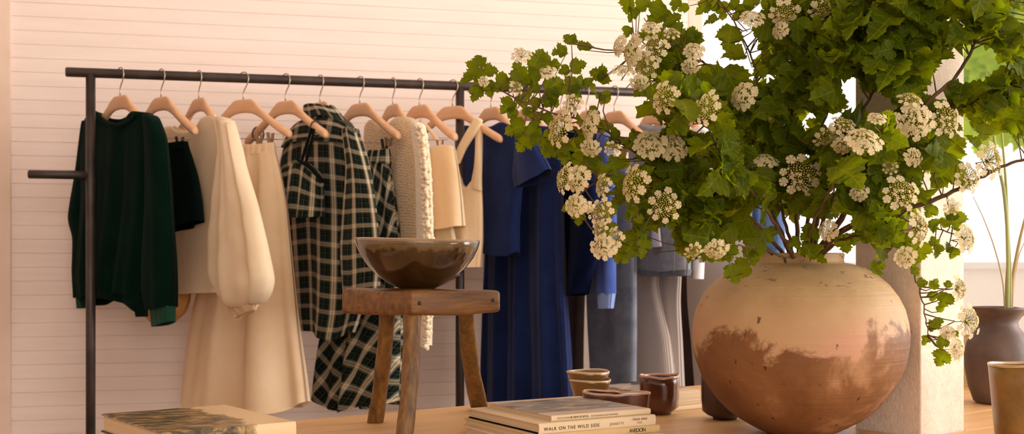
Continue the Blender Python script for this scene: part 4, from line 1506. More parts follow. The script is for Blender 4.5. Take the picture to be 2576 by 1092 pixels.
def corners(F_, R_, L_, z_):
    f_, r_, l_ = on_level(*F_, z_), on_level(*R_, z_), on_level(*L_, z_)
    e1 = r_ - f_
    perp = Vector((-e1.y, e1.x, 0)).normalized()
    return f_, e1, perp * (l_ - f_).dot(perp)

HTOP = TABLE + 0.060
# middle stack
ths = [0.0145, 0.0145, 0.0200, 0.0110]           # bottom to top
zz = [TABLE]
for q in ths:
    zz.append(zz[-1] + q)
f_, e1, e2 = corners((1385, 1046), (1634, 1027), (1211, 1013), zz[4])
book('slim photo book with a grey picture cover, topmost of the middle stack', f_, e1, e2, zz[3], ths[3], MT['photo_cover'], MT['paper'],
     0.0014, [('OLD SCHOOL', 0.012, 0.0038, 0.0052, 'ink_pale', 1.0), ('& NEW SCHOOL', 0.043, 0.0038, 0.0054, 'ink', 1.0),
              ('PHOTOGRAPHS AND DRAWINGS', 0.088, 0.0038, 0.0042, 'ink_pale', 1.0)], group='books in the middle stack')
f_, e1, e2 = corners((1354, 1066), (1647, 1043), (1132, 1030), zz[3])
book('cream book with black boards and a spaced-out spine title, second in the middle stack', f_, e1, e2, zz[2], ths[2], MT['paper'],
     MT['paper'], 0.0026, [('WALK ON THE WILD SIDE', 0.010, 0.0062, 0.0088, 'ink', 1.22), ('JEANETTE', 0.158, 0.0066, 0.0068, 'ink_pale', 1.1),
                           ('-TRUE-END', 0.208, 0.0120, 0.0062, 'ink', 1.25), ('\u2261\u2261\u2261', 0.222, 0.0050, 0.0070, 'ink_pale', 1.0)],
     group='books in the middle stack', board_edge=MT['black_board'])
f_, e1, e2 = corners((1340, 1094), (1657, 1068), (1114, 1055), zz[2])
book('aged yellowed book with short spine title, third from the top of the middle stack', f_, e1, e2, zz[1], ths[1], MT['paper_old'], MT['paper_old'],
     0.0022, [('AVEDON', 0.214, 0.0038, 0.0105, 'ink', 0.85)], group='books in the middle stack')
f_, e1, e2 = corners((1330, 1118), (1670, 1091), (1096, 1078), zz[1])
book('pale wide book at the bottom of the middle stack', f_, e1, e2, zz[0], ths[0], MT['paper'], MT['paper'], 0.0022,
     group='books in the middle stack')

# left stack: L, F, R corners of the top one
zt2 = TABLE + 0.062
f_, e1, e2 = corners((405, 1089), (743, 1060), (190, 1046), zt2)
book('thick book with a painted landscape jacket, top of the left stack', f_, e1, e2, TABLE + 0.028, 0.034, MT['map'], MT['map'], 0.0030,
     group='books in the left stack', board_edge=MT['olive_board'])
f2 = f_ + e2.normalized() * 0.004 + e1.normalized() * 0.004
book('plain book under the painted landscape one', f2, e1 * 0.965, e2 * 0.97, TABLE, 0.0275, MT['paper_old'], MT['pages'], 0.0022,
     group='books in the left stack')

# far book by the cups
z3 = TABLE + 0.044
f_ = on_level(1655, 990, z3)
e1 = TU * 0.135
e2 = TW * 0.18
book('pale thick book lying behind the squarish cup', f_, e1, e2, TABLE + 0.0105, 0.0335, MT['photo_cover'], MT['pages'], 0.0025,
     group='books behind the cups')
f3 = f_ - TW * 0.004
book('thin pale book lying under the thick far book', f3, e1 * 1.04, e2 * 1.02, TABLE, 0.0105, MT['paper'], MT['paper'], 0.0018,
     group='books behind the cups')

f_ = Pz(2570, 3.30, TABLE)
zc_ = TABLE
for q, (th_, lab_) in enumerate(((0.050, 'thick pale book at the bottom of the stack by the right edge, behind the pitcher'), (0.045, 'pale book in the middle of the stack behind the pitcher'),
                                 (0.048, 'white book on top of the stack behind the pitcher'))):
    book(lab_, f_ + TU * 0.004 * q, TU * (0.30 - 0.01 * q), TW * (0.22 - 0.008 * q), zc_, th_, MT['paper'], MT['paper'], 0.0025, group='books behind the pitcher')
    zc_ += th_

# ------------------------------------------------------------------ flowering branches
LEAF_HALF = [(0.0, 0.0), (0.12, -0.02), (0.21, -0.05), (0.30, 0.03), (0.38, 0.02), (0.42, 0.13), (0.51, 0.15), (0.50, 0.27), (0.60, 0.31), (0.55, 0.41),
             (0.65, 0.56), (0.50, 0.55), (0.45, 0.64), (0.33, 0.58), (0.27, 0.62), (0.30, 0.71), (0.38, 0.79), (0.26, 0.83), (0.23, 0.94), (0.12, 0.97), (0.0, 1.14)]

def leaf_template(variant, rg):
    k_ = 1.0 + 0.12 * (variant - 1)
    half = [(x * (1.0 if variant != 2 else 0.82), y) for x, y in LEAF_HALF]
    mid_y = [0.0, 0.14, 0.30, 0.46, 0.62, 0.80, 1.08]
    verts, uvs, faces = [], [], []
    for y in mid_y:
        verts.append((0, y)); uvs.append((0, y))
    def nearest(y):
        return min(range(len(mid_y)), key=lambda i: abs(mid_y[i] - y - 0.0))
    for sgn in (1, -1):
        idx = []
        for x, y in half[1:-1]:
            verts.append((x * sgn, y)); uvs.append((x * sgn, y))
            idx.append(len(verts) - 1)
        ring = [0] + idx + [len(mid_y) - 1]
        cur = 0
        for a, b in zip(ring[:-1], ring[1:]):
            yb = verts[b][1]
            tgt = max(cur, min(len(mid_y) - 1, nearest(yb * 0.92)))
            if b == len(mid_y) - 1:
                tgt = len(mid_y) - 1
            if a != cur and b != cur:
                faces.append((cur, a, b) if sgn > 0 else (cur, b, a))
            while cur < tgt:
                if b != cur + 1 and b != cur:
                    faces.append((cur, b, cur + 1) if sgn > 0 else (cur, cur + 1, b))
                cur += 1
    return np.array(verts, dtype=float), uvs, faces

rg = random.Random(11)
LT = [leaf_template(v_, rg) for v_ in range(3)]

def add_leaf(mbx, base, tipdir, normal, size, rg, mi=0):
    T_, uvs, faces = LT[rg.randrange(3)]
    y = Vector(tipdir).normalized()
    z_ = Vector(normal)
    z_ = (z_ - y * z_.dot(y))
    if z_.length < 1e-4:
        z_ = y.orthogonal()
    z_.normalize()
    x = y.cross(z_)
    fold = rg.uniform(0.05, 0.75)
    curl = rg.uniform(-0.1, 0.75)
    wav_ = rg.uniform(0.02, 0.14)
    ph = rg.random() * 6
    vs = []
    for px_, py_ in T_:
        hz = fold * abs(px_) - curl * py_ * py_ * 0.6 + wav_ * sin(px_ * 9 + py_ * 7 + ph)
        vs.append(base + (x * px_ + y * py_ + z_ * hz) * size)
    mbx.add(vs, faces, mi, uvs)

def flower_template(seed, big=True):
    rg = random.Random(seed)
    m = MB()
    # dome of buds, facing +Z, unit diameter ~1
    nb = 120
    ga = pi * (3 - sqrt(5))
    ico = []
    ph = (1 + sqrt(5)) / 2
    base = [Vector(v).normalized() for v in ((-1, ph, 0), (1, ph, 0), (-1, -ph, 0), (1, -ph, 0), (0, -1, ph), (0, 1, ph), (0, -1, -ph), (0, 1, -ph), (ph, 0, -1), (ph, 0, 1), (-ph, 0, -1), (-ph, 0, 1))]
    icf = [(0, 11, 5), (0, 5, 1), (0, 1, 7), (0, 7, 10), (0, 10, 11), (1, 5, 9), (5, 11, 4), (11, 10, 2), (10, 7, 6), (7, 1, 8), (3, 9, 4), (3, 4, 2), (3, 2, 6), (3, 6, 8), (3, 8, 9), (4, 9, 5), (2, 4, 11), (6, 2, 10), (8, 6, 7), (9, 8, 1)]
    def blob(c, r, mi):
        m.add([c + b * r for b in base], icf, mi)
    def floret(c, nrm_, r, mi):
        nrm_ = nrm_.normalized()
        x = nrm_.orthogonal().normalized()
        x = (Matrix.Rotation(rg.random() * 6.28, 3, nrm_) @ x)
        y = nrm_.cross(x)
        vs, fs = [c + nrm_ * 0.0], []
        for p in range(5):
            a = 2 * pi * p / 5
            d = x * cos(a) + y * sin(a)
            s = nrm_.cross(d)
            o = len(vs)
            vs += [c + d * r * 0.35 + s * r * 0.22 + nrm_ * 0.01, c + d * r * 0.78 + s * r * 0.46 + nrm_ * r * 0.12, c + d * r * 1.0 + s * r * 0.22 + nrm_ * r * 0.05,
                   c + d * r * 0.95 + nrm_ * r * 0.05, c + d * r * 1.0 - s * r * 0.22 + nrm_ * r * 0.05,
                   c + d * r * 0.78 - s * r * 0.46 + nrm_ * r * 0.12, c + d * r * 0.35 - s * r * 0.22 + nrm_ * 0.01]
            fs.append((0, o, o + 1, o + 2, o + 3, o + 4, o + 5, o + 6))
        m.add(vs, fs, mi)
    for i in range(nb):
        u = (i + 0.5) / nb
        r = 0.37 * sqrt(u)
        a = i * ga
        z_ = 0.20 * (1 - u) + rg.uniform(-0.02, 0.02)
        c = Vector((r * cos(a), r * sin(a), z_))
        if (seed % 3 == 0 and rg.random() < 0.6) or rg.random() < 0.15:
            floret(c + Vector((0, 0, 0.02)), Vector((c.x, c.y, 0.4)), rg.uniform(0.035, 0.05), 1)
        blob(c, rg.uniform(0.017, 0.027), 0)
        if i % 3 == 0:
            m.tube([Vector((0, 0, -0.15)), c * 0.6 + Vector((0, 0, -0.04)), c], 0.006, 4, 2, caps=False)
    no = 9 if seed % 3 else 13
    for i in range(no):
        a = 2 * pi * i / no + rg.uniform(-0.2, 0.2)
        rr_ = 0.42 * rg.uniform(0.85, 1.08)
        c = Vector((rr_ * cos(a), rr_ * sin(a), rg.uniform(-0.03, 0.06)))
        floret(c, Vector((cos(a) * 0.5, sin(a) * 0.5, 1.0)), rg.uniform(0.085, 0.125), 1)
    m.tube([Vector((0, 0, -0.15)), Vector((0.02, 0, -0.5))], 0.012, 5, 2)
    return m

FT = [flower_template(s_) for s_ in (1, 2, 3, 6)]
FME = []
for q, fm in enumerate(FT):
    o = fm.build('flower_head', [MT['bud'], MT['petal'], MT['leaf']])
    FME.append(o.data)
    bpy.data.objects.remove(o)

branches = [
    ('longest branch reaching far left over the clothes rail, leafy tip by the second post',
     [(1985, 655, 2.50), (1900, 560, 2.42), (1800, 485, 2.37), (1700, 440, 2.32), (1600, 385, 2.28), (1520, 328, 2.25), (1450, 300, 2.22), (1367, 277, 2.20), (1290, 243, 2.18), (1222, 207, 2.17)], 0.0042),
    ('flower-heavy branch drooping lowest on the left in front of the blue dress',
     [(1975, 655, 2.47), (1880, 600, 2.38), (1780, 545, 2.30), (1680, 490, 2.24), (1600, 460, 2.20), (1530, 450, 2.18), (1480, 470, 2.17), (1440, 500, 2.16)], 0.0042),
    ('branch arching up to the upper left, its tips against the white window post',
     [(1992, 655, 2.52), (1930, 500, 2.50), (1860, 370, 2.48), (1840, 250, 2.47), (1800, 170, 2.46), (1740, 150, 2.44), (1660, 140, 2.42), (1600, 130, 2.40)], 0.0045),
    ('thin branch curving up left of centre with sparse leaves at the top edge',
     [(2000, 655, 2.54), (1955, 480, 2.55), (1915, 320, 2.55), (1895, 160, 2.54), (1850, 60, 2.52), (1800, -10, 2.50)], 0.004),
    ('upright branch rising in the middle of the vase to the top edge',
     [(2010, 655, 2.50), (1995, 450, 2.50), (1990, 300, 2.50), (2035, 140, 2.50), (2060, 50, 2.50), (2070, -40, 2.50)], 0.005),
    ('dense leafy branch just right of the middle one',
     [(2018, 655, 2.55), (2045, 480, 2.50), (2065, 330, 2.44), (2110, 190, 2.38), (2150, 70, 2.36), (2170, -40, 2.34)], 0.0045),
    ('thick bare-looking branch slanting up right in front of the post to the top right corner',
     [(2040, 655, 2.48), (2120, 545, 2.40), (2230, 385, 2.33), (2342, 248, 2.30), (2415, 182, 2.30), (2452, 110, 2.30), (2480, 50, 2.30), (2510, -30, 2.30)], 0.0068),
    ('thick branch reaching out right in front of the reeds, almost level',
     [(2045, 657, 2.46), (2120, 580, 2.38), (2200, 545, 2.33), (2340, 508, 2.30), (2440, 462, 2.28), (2510, 425, 2.27), (2570, 402, 2.26), (2640, 375, 2.25)], 0.0068),
    ('leafy branch spreading over the upper right above the reeds',
     [(2035, 657, 2.50), (2100, 490, 2.40), (2200, 370, 2.36), (2300, 300, 2.34), (2420, 270, 2.34), (2500, 230, 2.34), (2600, 190, 2.34)], 0.0045),
    ('slender branch hanging down in front of the pale post, lowest on the right',
     [(2050, 657, 2.44), (2120, 602, 2.36), (2210, 590, 2.30), (2270, 625, 2.27), (2300, 690, 2.26), (2322, 760, 2.25), (2334, 842, 2.24)], 0.0032),
    ('short flowering branch crossing the pale post at mid height',
     [(2048, 657, 2.43), (2130, 570, 2.34), (2220, 535, 2.29), (2300, 560, 2.27), (2370, 580, 2.26), (2428, 600, 2.25)], 0.0032),
    ('leafy branch climbing to the top edge over the pale post',
     [(2028, 655, 2.50), (2090, 450, 2.42), (2180, 260, 2.36), (2280, 120, 2.34), (2345, 30, 2.33), (2370, -40, 2.33)], 0.0045),
    ('front branch leaning left with broad dark leaves above the vase mouth',
     [(2000, 655, 2.43), (1950, 560, 2.32), (1890, 480, 2.22), (1820, 410, 2.16), (1780, 320, 2.13), (1700, 290, 2.12)], 0.0038),
    ('lowest short branch lying over the vase shoulder on the left',
     [(1975, 648, 2.42), (1930, 632, 2.34), (1860, 618, 2.28), (1800, 622, 2.26), (1745, 628, 2.25)], 0.0022),
    ('front branch leaning right with the large white blossom near its base',
     [(2022, 655, 2.43), (2045, 560, 2.31), (2100, 460, 2.22), (2165, 380, 2.18), (2230, 330, 2.17)], 0.0038),
]
BR = []
for lab, pts, r in branches:
    t = thing('flowering_branch', lab, 'branch', P(*pts[0]), 'flowering branches in the clay vase')
    sm = polyline(pts, np.linspace(0, 1, 46))
    start = Pz(2011 + (pts[0][0] - 2011) * -0.4, VZ, TABLE + 0.06)
    start.x = vb.x + (vb.x - P(*pts[0]).x) * 0.5
    p3 = [start] + [P(a, b_, c) for a, b_, c in sm]
    mouth = P(*pts[0])
    mbs = MB()
    wob = random.Random(len(BR))
    rad = [r] + [r * (1 - 0.72 * (i / 45)) for i in range(46)]
    p3 = [p3[0]] + [p + Vector((wob.uniform(-.002, .002), wob.uniform(-.002, .002), wob.uniform(-.002, .002))) for p in p3[1:]]
    mbs.tube(p3, rad, 7)
    BR.append(dict(t=t, px=np.array(sm), p3=p3, stem=mbs, fol=MB(), heads=[], rg=random.Random(100 + len(BR))))

def nearest_branch(px, py, Z=None, only=None):
    best = None
    for bi, b in enumerate(BR):
        if only is not None and bi not in only:
            continue
        d = (b['px'][6:, 0] - px) ** 2 + (b['px'][6:, 1] - py) ** 2
        if Z is not None:
            d = d + ((b['px'][6:, 2] - Z) * 500) ** 2
        i = int(np.argmin(d))
        if best is None or d[i] < best[0]:
            best = (d[i], bi, i + 6)
    return best

def keep_clear(px, Z):
    # stay in front of the pale post
    if 2110 < px < 2460:
        return min(Z, 2.37)
    return Z

HEADS = [
    (1312, 139, 48, 40, 80), (1298, 221, 32, 36, 0), (1373, 182, 50, 40, 60), (1217, 205, 26, 24, 0), (1440, 262, 50, 46, 150), (1409, 325, 52, 84, 180), (1486, 316, 34, 78, 180), (1487, 372, 46, 42, 250), (1540, 374, 36, 36, 0),
    (1421, 449, 34, 72, 180), (1455, 452, 54, 70, 200), (1450, 517, 48, 56, 220), (1517, 467, 32, 58, 180), (1512, 533, 58, 64, 230), (1478, 522, 34, 30, 200), (1519, 622, 58, 62, 240), (1547, 603, 34, 62, 200), (1510, 575, 34, 44, 200),
    (1636, 366, 78, 74, 100), (1694, 372, 70, 64, 60), (1597, 462, 54, 92, 180), (1671, 517, 78, 78, 270), (1559, 116, 26, 56, 180), (1594, 130, 28, 90, 180), (1647, 122, 64, 66, 200), (1622, 168, 66, 60, 200),
    (1746, 130, 50, 46, 90), (1737, 168, 40, 36, 250), (1673, 246, 52, 80, 160), (1779, 272, 50, 80, 250), (1872, 244, 52, 72, 200), (1610, 208, 44, 36, 200), (1567, 177, 50, 30, 90), (1690, 84, 40, 30, 90), (1640, 70, 46, 36, 80),
    (1926, 405, 60, 36, 60), (2015, 440, 96, 96, 270), (1745, 632, 44, 36, 250), (1802, 628, 58, 48, 270), (2085, 580, 34, 52, 180), (1974, 30, 70, 52, 270), (2072, 18, 70, 48, 270), (1893, 48, 60, 48, 90), (1964, 76, 30, 44, 200),
    (2120, 316, 60, 46, 90), (2076, 346, 56, 44, 200), (2122, 364, 54, 46, 270), (2176, 356, 82, 66, 0), (2267, 486, 86, 82, 60), (2310, 574, 62, 84, 320), (2278, 648, 44, 54, 270), (2300, 306, 90, 88, 270),
    (2378, 300, 78, 86, 300), (2288, 250, 60, 36, 90), (2207, 299, 46, 34, 90), (2298, 396, 46, 44, 0), (2435, 448, 66, 72, 0), (2490, 404, 76, 84, 30), (2162, 486, 42, 44, 200), (2430, 600, 54, 72, 0),
    (2412, 726, 42, 66, 0), (2436, 808, 66, 78, 350), (2406, 878, 48, 64, 330), (2384, 836, 30, 34, 200), (2395, 520, 40, 40, 300), (2240, 420, 36, 34, 200),
]
HZ = []
for x, y, w, h_, a in HEADS:
    d, bi, i = nearest_branch(x, y)
    bz = BR[bi]['px'][i][2]
    Z = keep_clear(x, bz - 0.12) if not (x < 1420 and y < 260) else bz - 0.02
    if y > 690 or x > 2400:
        Z = bz - 0.03
    HZ.append((x, y, w, h_, Z))

def over_head(x, y, Z):
    for hx, hy, w, h_, hz in HZ:
        if ((x - hx) / (w * 0.5 + 20)) ** 2 + ((y - hy) / (h_ * 0.5 + 20)) ** 2 < 1 and Z < hz + 0.05:
            return hz + 0.06
    return None

rg = random.Random(77)
def place_cluster(cx_, cy_, n, spread, size, only=None, zj=0.05, Zc=None):
    """a twig off the nearest branch carrying n leaves on petioles"""
    d, bi, i = nearest_branch(cx_, cy_, Zc, only)
    b = BR[bi]
    bx, by, bz = b['px'][max(0, i - 2)]
    Z = keep_clear(cx_, (Zc if Zc is not None else bz + rg.uniform(-zj, zj)))
    tip = P(cx_, cy_, Z)
    root = b['p3'][max(0, i - 2) + 1]
    mid = root.lerp(tip, 0.5) + Vector((rg.uniform(-.01, .01), rg.uniform(-.01, .01), rg.uniform(-.005, .012)))
    if (tip - root).length > 0.01:
        b['stem'].tube([root, mid, tip], [0.0016, 0.0012, 0.0009], 5, caps=False)
    for q in range(n):
        if n == 1:
            lx, ly = cx_, cy_
        else:
            a = rg.random() * 2 * pi
            rr_ = spread * sqrt(rg.random())
            lx, ly = cx_ + rr_ * cos(a), cy_ + rr_ * sin(a) * 0.9
        if blocked(lx, ly):
            continue
        lz = keep_clear(lx, Z + rg.uniform(-zj, zj) * 0.8)
        oh = over_head(lx, ly, lz)
        if oh is not None:
            if rg.random() < 0.4 or 2110 < lx < 2460:
                continue
            lz = oh
        centre = P(lx, ly, lz)
        one_leaf(b, tip, centre, size * (rg.uniform(0.7, 1.2) if rg.random() < 0.6 or cx_ < 1620 else rg.uniform(1.2, 1.75)))

def one_leaf(b, tip, centre, s, tipdir=None, face=None):
    out = (centre - tip)
    if tipdir is None:
        ang_ = rg.uniform(0, 2 * pi)
        tipdir = Vector((cos(ang_), rg.uniform(-0.6, 0.3), sin(ang_) * 0.8 - 0.5)) + out.normalized() * 0.8 if out.length > 1e-4 else Vector((cos(ang_), -0.2, -0.6))
    tipdir = tipdir.normalized()
    if face is None:
        face = Vector((rg.uniform(-1.2, 1.2), -1.0, rg.uniform(-0.3, 1.8)))
    base = centre - tipdir * s * 0.45
    add_leaf(b['fol'], base, tipdir, face, s, rg)
    # petiole
    L_ = (tip - base)
    if L_.length > 0.045:
        st = base + L_.normalized() * 0.03 + Vector((0, 0.004, -0.004))
    else:
        st = tip
    b['stem'].tube([st, st.lerp(base, 0.5) + Vector((0, 0, 0.002)), base], [0.0009, 0.0008, 0.0008], 4, caps=False)

HOLES = [(1792, 120, 42), (1835, 50, 34), (1700, 25, 34), (1905, 118, 26), (1868, 165, 20), (1925, 205, 12), (1650, 30, 20), (2145, 255, 24), (2137, 222, 20), (2190, 275, 22), (2222, 250, 16), (2190, 90, 6), (2500, 165, 24), (2430, 160, 14), (2020, 308, 18),
         (2372, 200, 32), (2350, 228, 28), (2392, 130, 16), (2105, 325, 14), (2470, 125, 30), (2545, 40, 26), (2570, 20, 20), (1800, 210, 10), (1730, 225, 8),
         (2100, 345, 12), (2075, 300, 10), (2250, 230, 8), (2110, 480, 6), (1965, 590, 40), (2065, 590, 46), (2115, 600, 34), (1560, 250, 10), (1620, 255, 10), (1600, 195, 8),
         (1660, 320, 12), (1780, 345, 9), (1740, 330, 9), (2420, 300, 14), (2455, 215, 12), (2395, 60, 10), (1610, 300, 8), (1530, 275, 8), (1770, 415, 3), (1870, 590, 22), (1560, 300, 10)]
def blocked(x, y):
    for hx, hy, hr in HOLES:
        if (x - hx) ** 2 + (y - hy) ** 2 < (hr + 16) ** 2:
            return True
    return False

POLY = [(1395, 300), (1440, 262), (1500, 240), (1555, 215), (1600, 150), (1612, 95), (1660, 70), (1700, 80), (1760, 100), (1800, 185), (1850, 190), (1880, 120), (1925, 100), (1925, 40), (1955, -30),
        (2620, -30), (2620, 290), (2560, 310), (2480, 310), (2430, 300), (2400, 350), (2365, 400), (2310, 430), (2300, 520), (2240, 560), (2235, 610), (2200, 590), (2150, 540),
        (2060, 530), (1960, 525), (1905, 530), (1830, 550), (1830, 600), (1760, 610), (1700, 560), (1650, 560), (1630, 620), (1590, 620), (1560, 560), (1500, 570), (1455, 500), (1450, 420), (1400, 370)]
def inside(x, y, poly=POLY):
    c = False
    j = len(poly) - 1
    for i in range(len(poly)):
        xi, yi = poly[i]; xj, yj = poly[j]
        if (yi > y) != (yj > y) and x < (xj - xi) * (y - yi) / (yj - yi) + xi:
            c = not c
        j = i
    return c

# dense mass: depth layers of clusters on a jittered grid
for layer, (step, zc) in enumerate(((40, -0.08), (42, 0.02), (46, 0.10))):
    y = -20
    row = 0
    while y < 640:
        x = 1390 + (row % 2) * step / 2
        while x < 2620:
            qx, qy = x + rg.uniform(-16, 16), y + rg.uniform(-14, 14)
            thin = (qx < 1600 and rg.random() < (0.42 if layer == 0 else 0.7)) or (qx > 2250 and qy > 330 and rg.random() < 0.3)
            if inside(qx, qy) and not blocked(qx, qy) and not thin:
                d, bi, i = nearest_branch(qx, qy)
                bz = BR[bi]['px'][i][2]
                n_ = 1 if qx < 1600 else (2 if layer == 0 or rg.random() < 0.4 else 1)
                place_cluster(qx, qy, n_, 22, 0.0395 if qx > 1650 else 0.031, Zc=bz + zc + rg.uniform(-0.03, 0.03))
            x += step
        y += step * 0.82
        row += 1

# single leaves of the open sprays: x, y, length in pixels, direction of the tip in degrees (0 right, 90 up)
SINGLES = [
    # left tip
    (1205, 150, 34, 100), (1190, 175, 40, 220), (1175, 200, 36, 200), (1204, 190, 44, 250), (1234, 178, 36, 10), (1198, 234, 44, 250), (1230, 222, 44, 280), (1215, 160, 24, 60),
    (1262, 215, 52, 200), (1310, 200, 60, 190), (1306, 180, 52, 110), (1350, 152, 60, 60), (1380, 168, 54, 10), (1340, 190, 44, 200), (1312, 252, 40, 300), (1278, 268, 44, 220),
    (1343, 222, 34, 210), (1348, 262, 40, 240), (1380, 256, 36, 20), (1290, 285, 30, 230), (1326, 280, 28, 60), (1348, 296, 40, 270), (1376, 300, 40, 290), (1298, 322, 56, 200),
    (1342, 325, 40, 320), (1318, 358, 48, 230), (1352, 350, 32, 0), (1392, 215, 56, 30), (1392, 242, 50, 280), (1370, 368, 40, 250), (1380, 340, 34, 270),
    (1432, 98, 34, 130), (1442, 100, 26, 70), (1473, 116, 44, 30), (1410, 133, 40, 190), (1452, 166, 42, 20), (1420, 178, 30, 200), (1435, 216, 50, 200), (1462, 208, 36, 10),
    (1482, 208, 34, 330), (1505, 186, 44, 150), (1520, 200, 40, 10), (1444, 235, 44, 320),
    # lower left
    (1432, 522, 34, 200), (1456, 548, 34, 260), (1410, 365, 44, 260), (1385, 380, 40, 220), (1478, 410, 50, 200), (1500, 420, 40, 20), (1540, 412, 44, 100), (1420, 400, 32, 270),
    (1590, 610, 60, 250), (1612, 615, 60, 270), (1560, 645, 44, 330), (1636, 555, 50, 240), (1560, 500, 60, 210), (1600, 540, 60, 280), (1535, 575, 40, 250), (1720, 565, 50, 250), (1712, 590, 40, 280),
    (1730, 600, 80, 220), (1770, 590, 90, 240), (1810, 580, 90, 230), (1850, 560, 90, 200), (1835, 635, 44, 260), (1820, 650, 30, 210), (1865, 672, 56, 180), (1843, 688, 52, 290), (1895, 620, 60, 230),
    (1885, 590, 50, 260), (1935, 590, 44, 290), (2035, 585, 48, 230), (2045, 640, 70, 320), (2028, 628, 40, 200), (2125, 610, 60, 280), (2150, 600, 40, 260), (2000, 610, 30, 200), (1895, 650, 40, 270),
    # top left, open
    (1578, 12, 50, 250), (1618, 12, 50, 10), (1596, 38, 46, 215), (1580, 80, 36, 240), (1655, 40, 80, 210), (1700, 12, 44, 250), (1720, 20, 36, 200), (1770, 18, 50, 220), (1795, 10, 44, 60),
    (1690, 50, 56, 30), (1705, 78, 60, 340), (1745, 88, 52, 10), (1815, 25, 56, 280), (1792, 48, 44, 190), (1850, 12, 44, 330), (1875, 30, 44, 20), (1835, 95, 90, 260), (1860, 40, 44, 200), (1850, 138, 70, 180),
    (1905, 75, 40, 260), (1920, 115, 36, 200), (1890, 8, 50, 10), (1930, 12, 50, 340),
    # right sprays
    (2300, 655, 36, 260), (2302, 682, 30, 300), (2320, 712, 34, 10), (2350, 715, 36, 60), (2347, 745, 34, 270), (2385, 715, 26, 80), (2378, 755, 52, 250), (2365, 775, 28, 80), (2360, 812, 36, 290), (2345, 820, 34, 110),
    (2330, 855, 34, 220), (2372, 860, 42, 340), (2402, 840, 30, 30), (2370, 900, 54, 240), (2318, 630, 60, 260), (2355, 632, 44, 290), (2348, 608, 32, 100), (2385, 622, 36, 70), (2398, 635, 36, 250),
    (2345, 570, 44, 300), (2405, 555, 60, 280), (2378, 560, 40, 20), (2340, 530, 44, 240), (2395, 540, 40, 80), (2360, 465, 44, 200), (2380, 430, 110, 230), (2340, 400, 60, 20), (2395, 370, 90, 40), (2345, 398, 40, 160),
    (2430, 460, 40, 80), (2240, 610, 60, 250), (2270, 620, 50, 260), (2218, 640, 34, 200), (2208, 672, 46, 30), (2285, 600, 44, 240), (2540, 320, 50, 200), (2475, 330, 56, 260), (2555, 325, 40, 10), (2450, 355, 50, 120), (2510, 320, 44, 250),
    (2455, 300, 50, 250), (2560, 330, 50, 250), (2250, 590, 60, 220), (2225, 600, 44, 200), (2185, 590, 60, 240), (2170, 560, 60, 260),
]
for x, y, s, a in SINGLES:
    d, bi, i = nearest_branch(x, y)
    b = BR[bi]
    bx, by, bz = b['px'][i]
    Z = keep_clear(x, bz + rg.uniform(-0.03, 0.02))
    size = s / F * Z * (0.96 if x < 1560 or (y > 540 and x < 2100) else 0.78)
    ar = radians(a)
    td = Vector((cos(ar), rg.uniform(-0.35, 0.25), sin(ar)))
    face = Vector((rg.uniform(-0.5, 0.5), -1.0, rg.uniform(0.0, 0.7)))
    c = P(x, y, Z)
    root = b['p3'][i + 1]
    base = c - td.normalized() * size * 0.45
    add_leaf(b['fol'], base, td, face, size, rg)
    mid = root.lerp(base, 0.5) + Vector((0, 0, -0.004))
    b['stem'].tube([root, mid, base], [0.0013, 0.0010, 0.0007], 5, caps=False)
# small side shoots that stand clear
for bi, path in ((0, [(1435, 217, 2.22), (1440, 165, 2.22), (1438, 112, 2.22)]), (0, [(1367, 277, 2.2), (1355, 225, 2.19), (1348, 190, 2.19)]), (0, [(1367, 277, 2.2), (1345, 293, 2.19), (1334, 312, 2.19)]),
                 (0, [(1438, 300, 2.22), (1432, 250, 2.22), (1435, 217, 2.22)]), (0, [(1222, 207, 2.17), (1214, 180, 2.17), (1210, 155, 2.17)]),
                 (9, [(2322, 722, 2.25), (2370, 727, 2.25), (2405, 727, 2.25)]), (9, [(2326, 790, 2.25), (2360, 800, 2.25), (2402, 808, 2.24)]), (9, [(2334, 842, 2.24), (2370, 860, 2.24), (2400, 872, 2.24)]),
                 (3, [(1850, 60, 2.52), (1875, 120, 2.52), (1892, 170, 2.53)]), (3, [(1800, -10, 2.5), (1835, 30, 2.5), (1880, 80, 2.5)]), (2, [(1660, 140, 2.42), (1640, 80, 2.42), (1620, 45, 2.42)])):
    b = BR[bi]
    b['stem'].tube([P(*q) for q in polyline(path, np.linspace(0, 1, 10))], [0.0016 - 0.0008 * q / 9 for q in range(10)], 6, caps=False)

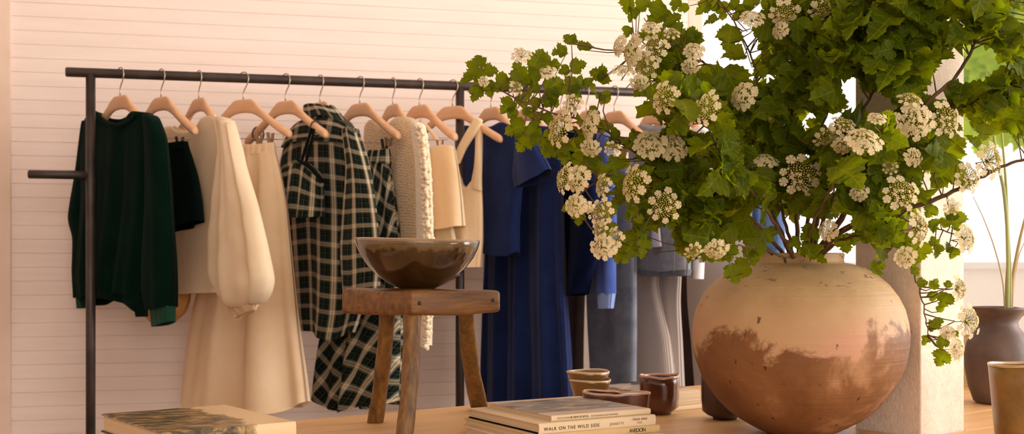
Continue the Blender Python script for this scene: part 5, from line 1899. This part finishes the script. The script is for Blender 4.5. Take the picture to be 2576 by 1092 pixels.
for hi, (x, y, w, h_, a) in enumerate(HEADS):
    d, bi, i = nearest_branch(x, y)
    b = BR[bi]
    bz = b['px'][i][2]
    Z = HZ[hi][4]
    c = P(x, y, Z)
    D = max(w, h_) / F * Z * 1.13
    ratio = min(w, h_) / max(w, h_)
    ar = radians(a)
    # dome axis: leans out of the picture plane according to how narrow the head looks
    lean = math.acos(max(0.15, min(1.0, ratio)))
    side = Vector((cos(ar), 0, sin(ar))) if h_ <= w else Vector((1 if cos(ar) > 0 else -1, 0, 0.15))
    if h_ <= w and ratio < 0.9:
        side = Vector((0.1, 0, 1)) if sin(ar) > -0.3 else Vector((0.1, 0, -1))
    axis = (Vector((0, -1, 0)) * cos(lean) + side.normalized() * sin(lean)).normalized()
    q_ = axis.to_track_quat('Z', 'Y')
    me = FME[hi % len(FME)]
    o = bpy.data.objects.new('flower_head', me)
    C.objects.link(o)
    o.parent = b['t']
    o.location = c - Vector(b['t']['_w'])
    o.rotation_euler = q_.to_euler()
    o.scale = (D, D, D)
    root = b['p3'][i + 1]
    end = c - axis * D * 0.5
    b['stem'].tube([root, root.lerp(end, 0.5) + Vector((0, 0, -0.006)), end], [0.0016, 0.0012, 0.0010], 5, caps=False)

for b in BR:
    b['stem'].build('stem', MT['bark'], b['t'])
    if b['fol'].v:
        o = b['fol'].build('foliage', MT['leaf'], b['t'])
print('leaves', sum(len(b['fol'].v) for b in BR) / 43)

# ------------------------------------------------------------------ sunlit shrub outside the window
t = thing('garden_tree', 'sunlit yellow-green tree outside the glass at the upper right', 'tree', (3.6, 8.6, -0.06))
m = MB()
rg2 = random.Random(9)
trunk = MB()
base = Vector((3.75, 8.7, -0.06))
top_ = P(2560, 120, 8.6)
trunk.tube([base, base.lerp(top_, 0.5) + Vector((0.1, 0, 0)), top_], [0.09, 0.07, 0.04], 10)
for k_ in range(520):
    x = rg2.uniform(2425, 2700); y = rg2.uniform(-120, 330)
    if x > 2535 and -20 < y < 70 and rg2.random() < 0.9:
        continue
    c = P(x, y, 8.6 + rg2.uniform(-0.5, 0.5))
    a = rg2.random() * 6.28
    add_leaf(m, c, Vector((cos(a), rg2.uniform(-.4, .4), sin(a) - 0.5)), Vector((rg2.uniform(-.6, .6), -1, rg2.uniform(0, 1))), rg2.uniform(0.12, 0.22), rg2)
    if k_ % 6 == 0:
        trunk.tube([top_.lerp(base, 0.2 * rg2.random()), c], [0.012, 0.005], 5, caps=False)
m.build('foliage', MT['leaf_out'], t)
trunk.build('trunk', MT['bark'], t)

for o in bpy.data.objects:
    if '_w' in o:
        del o['_w']
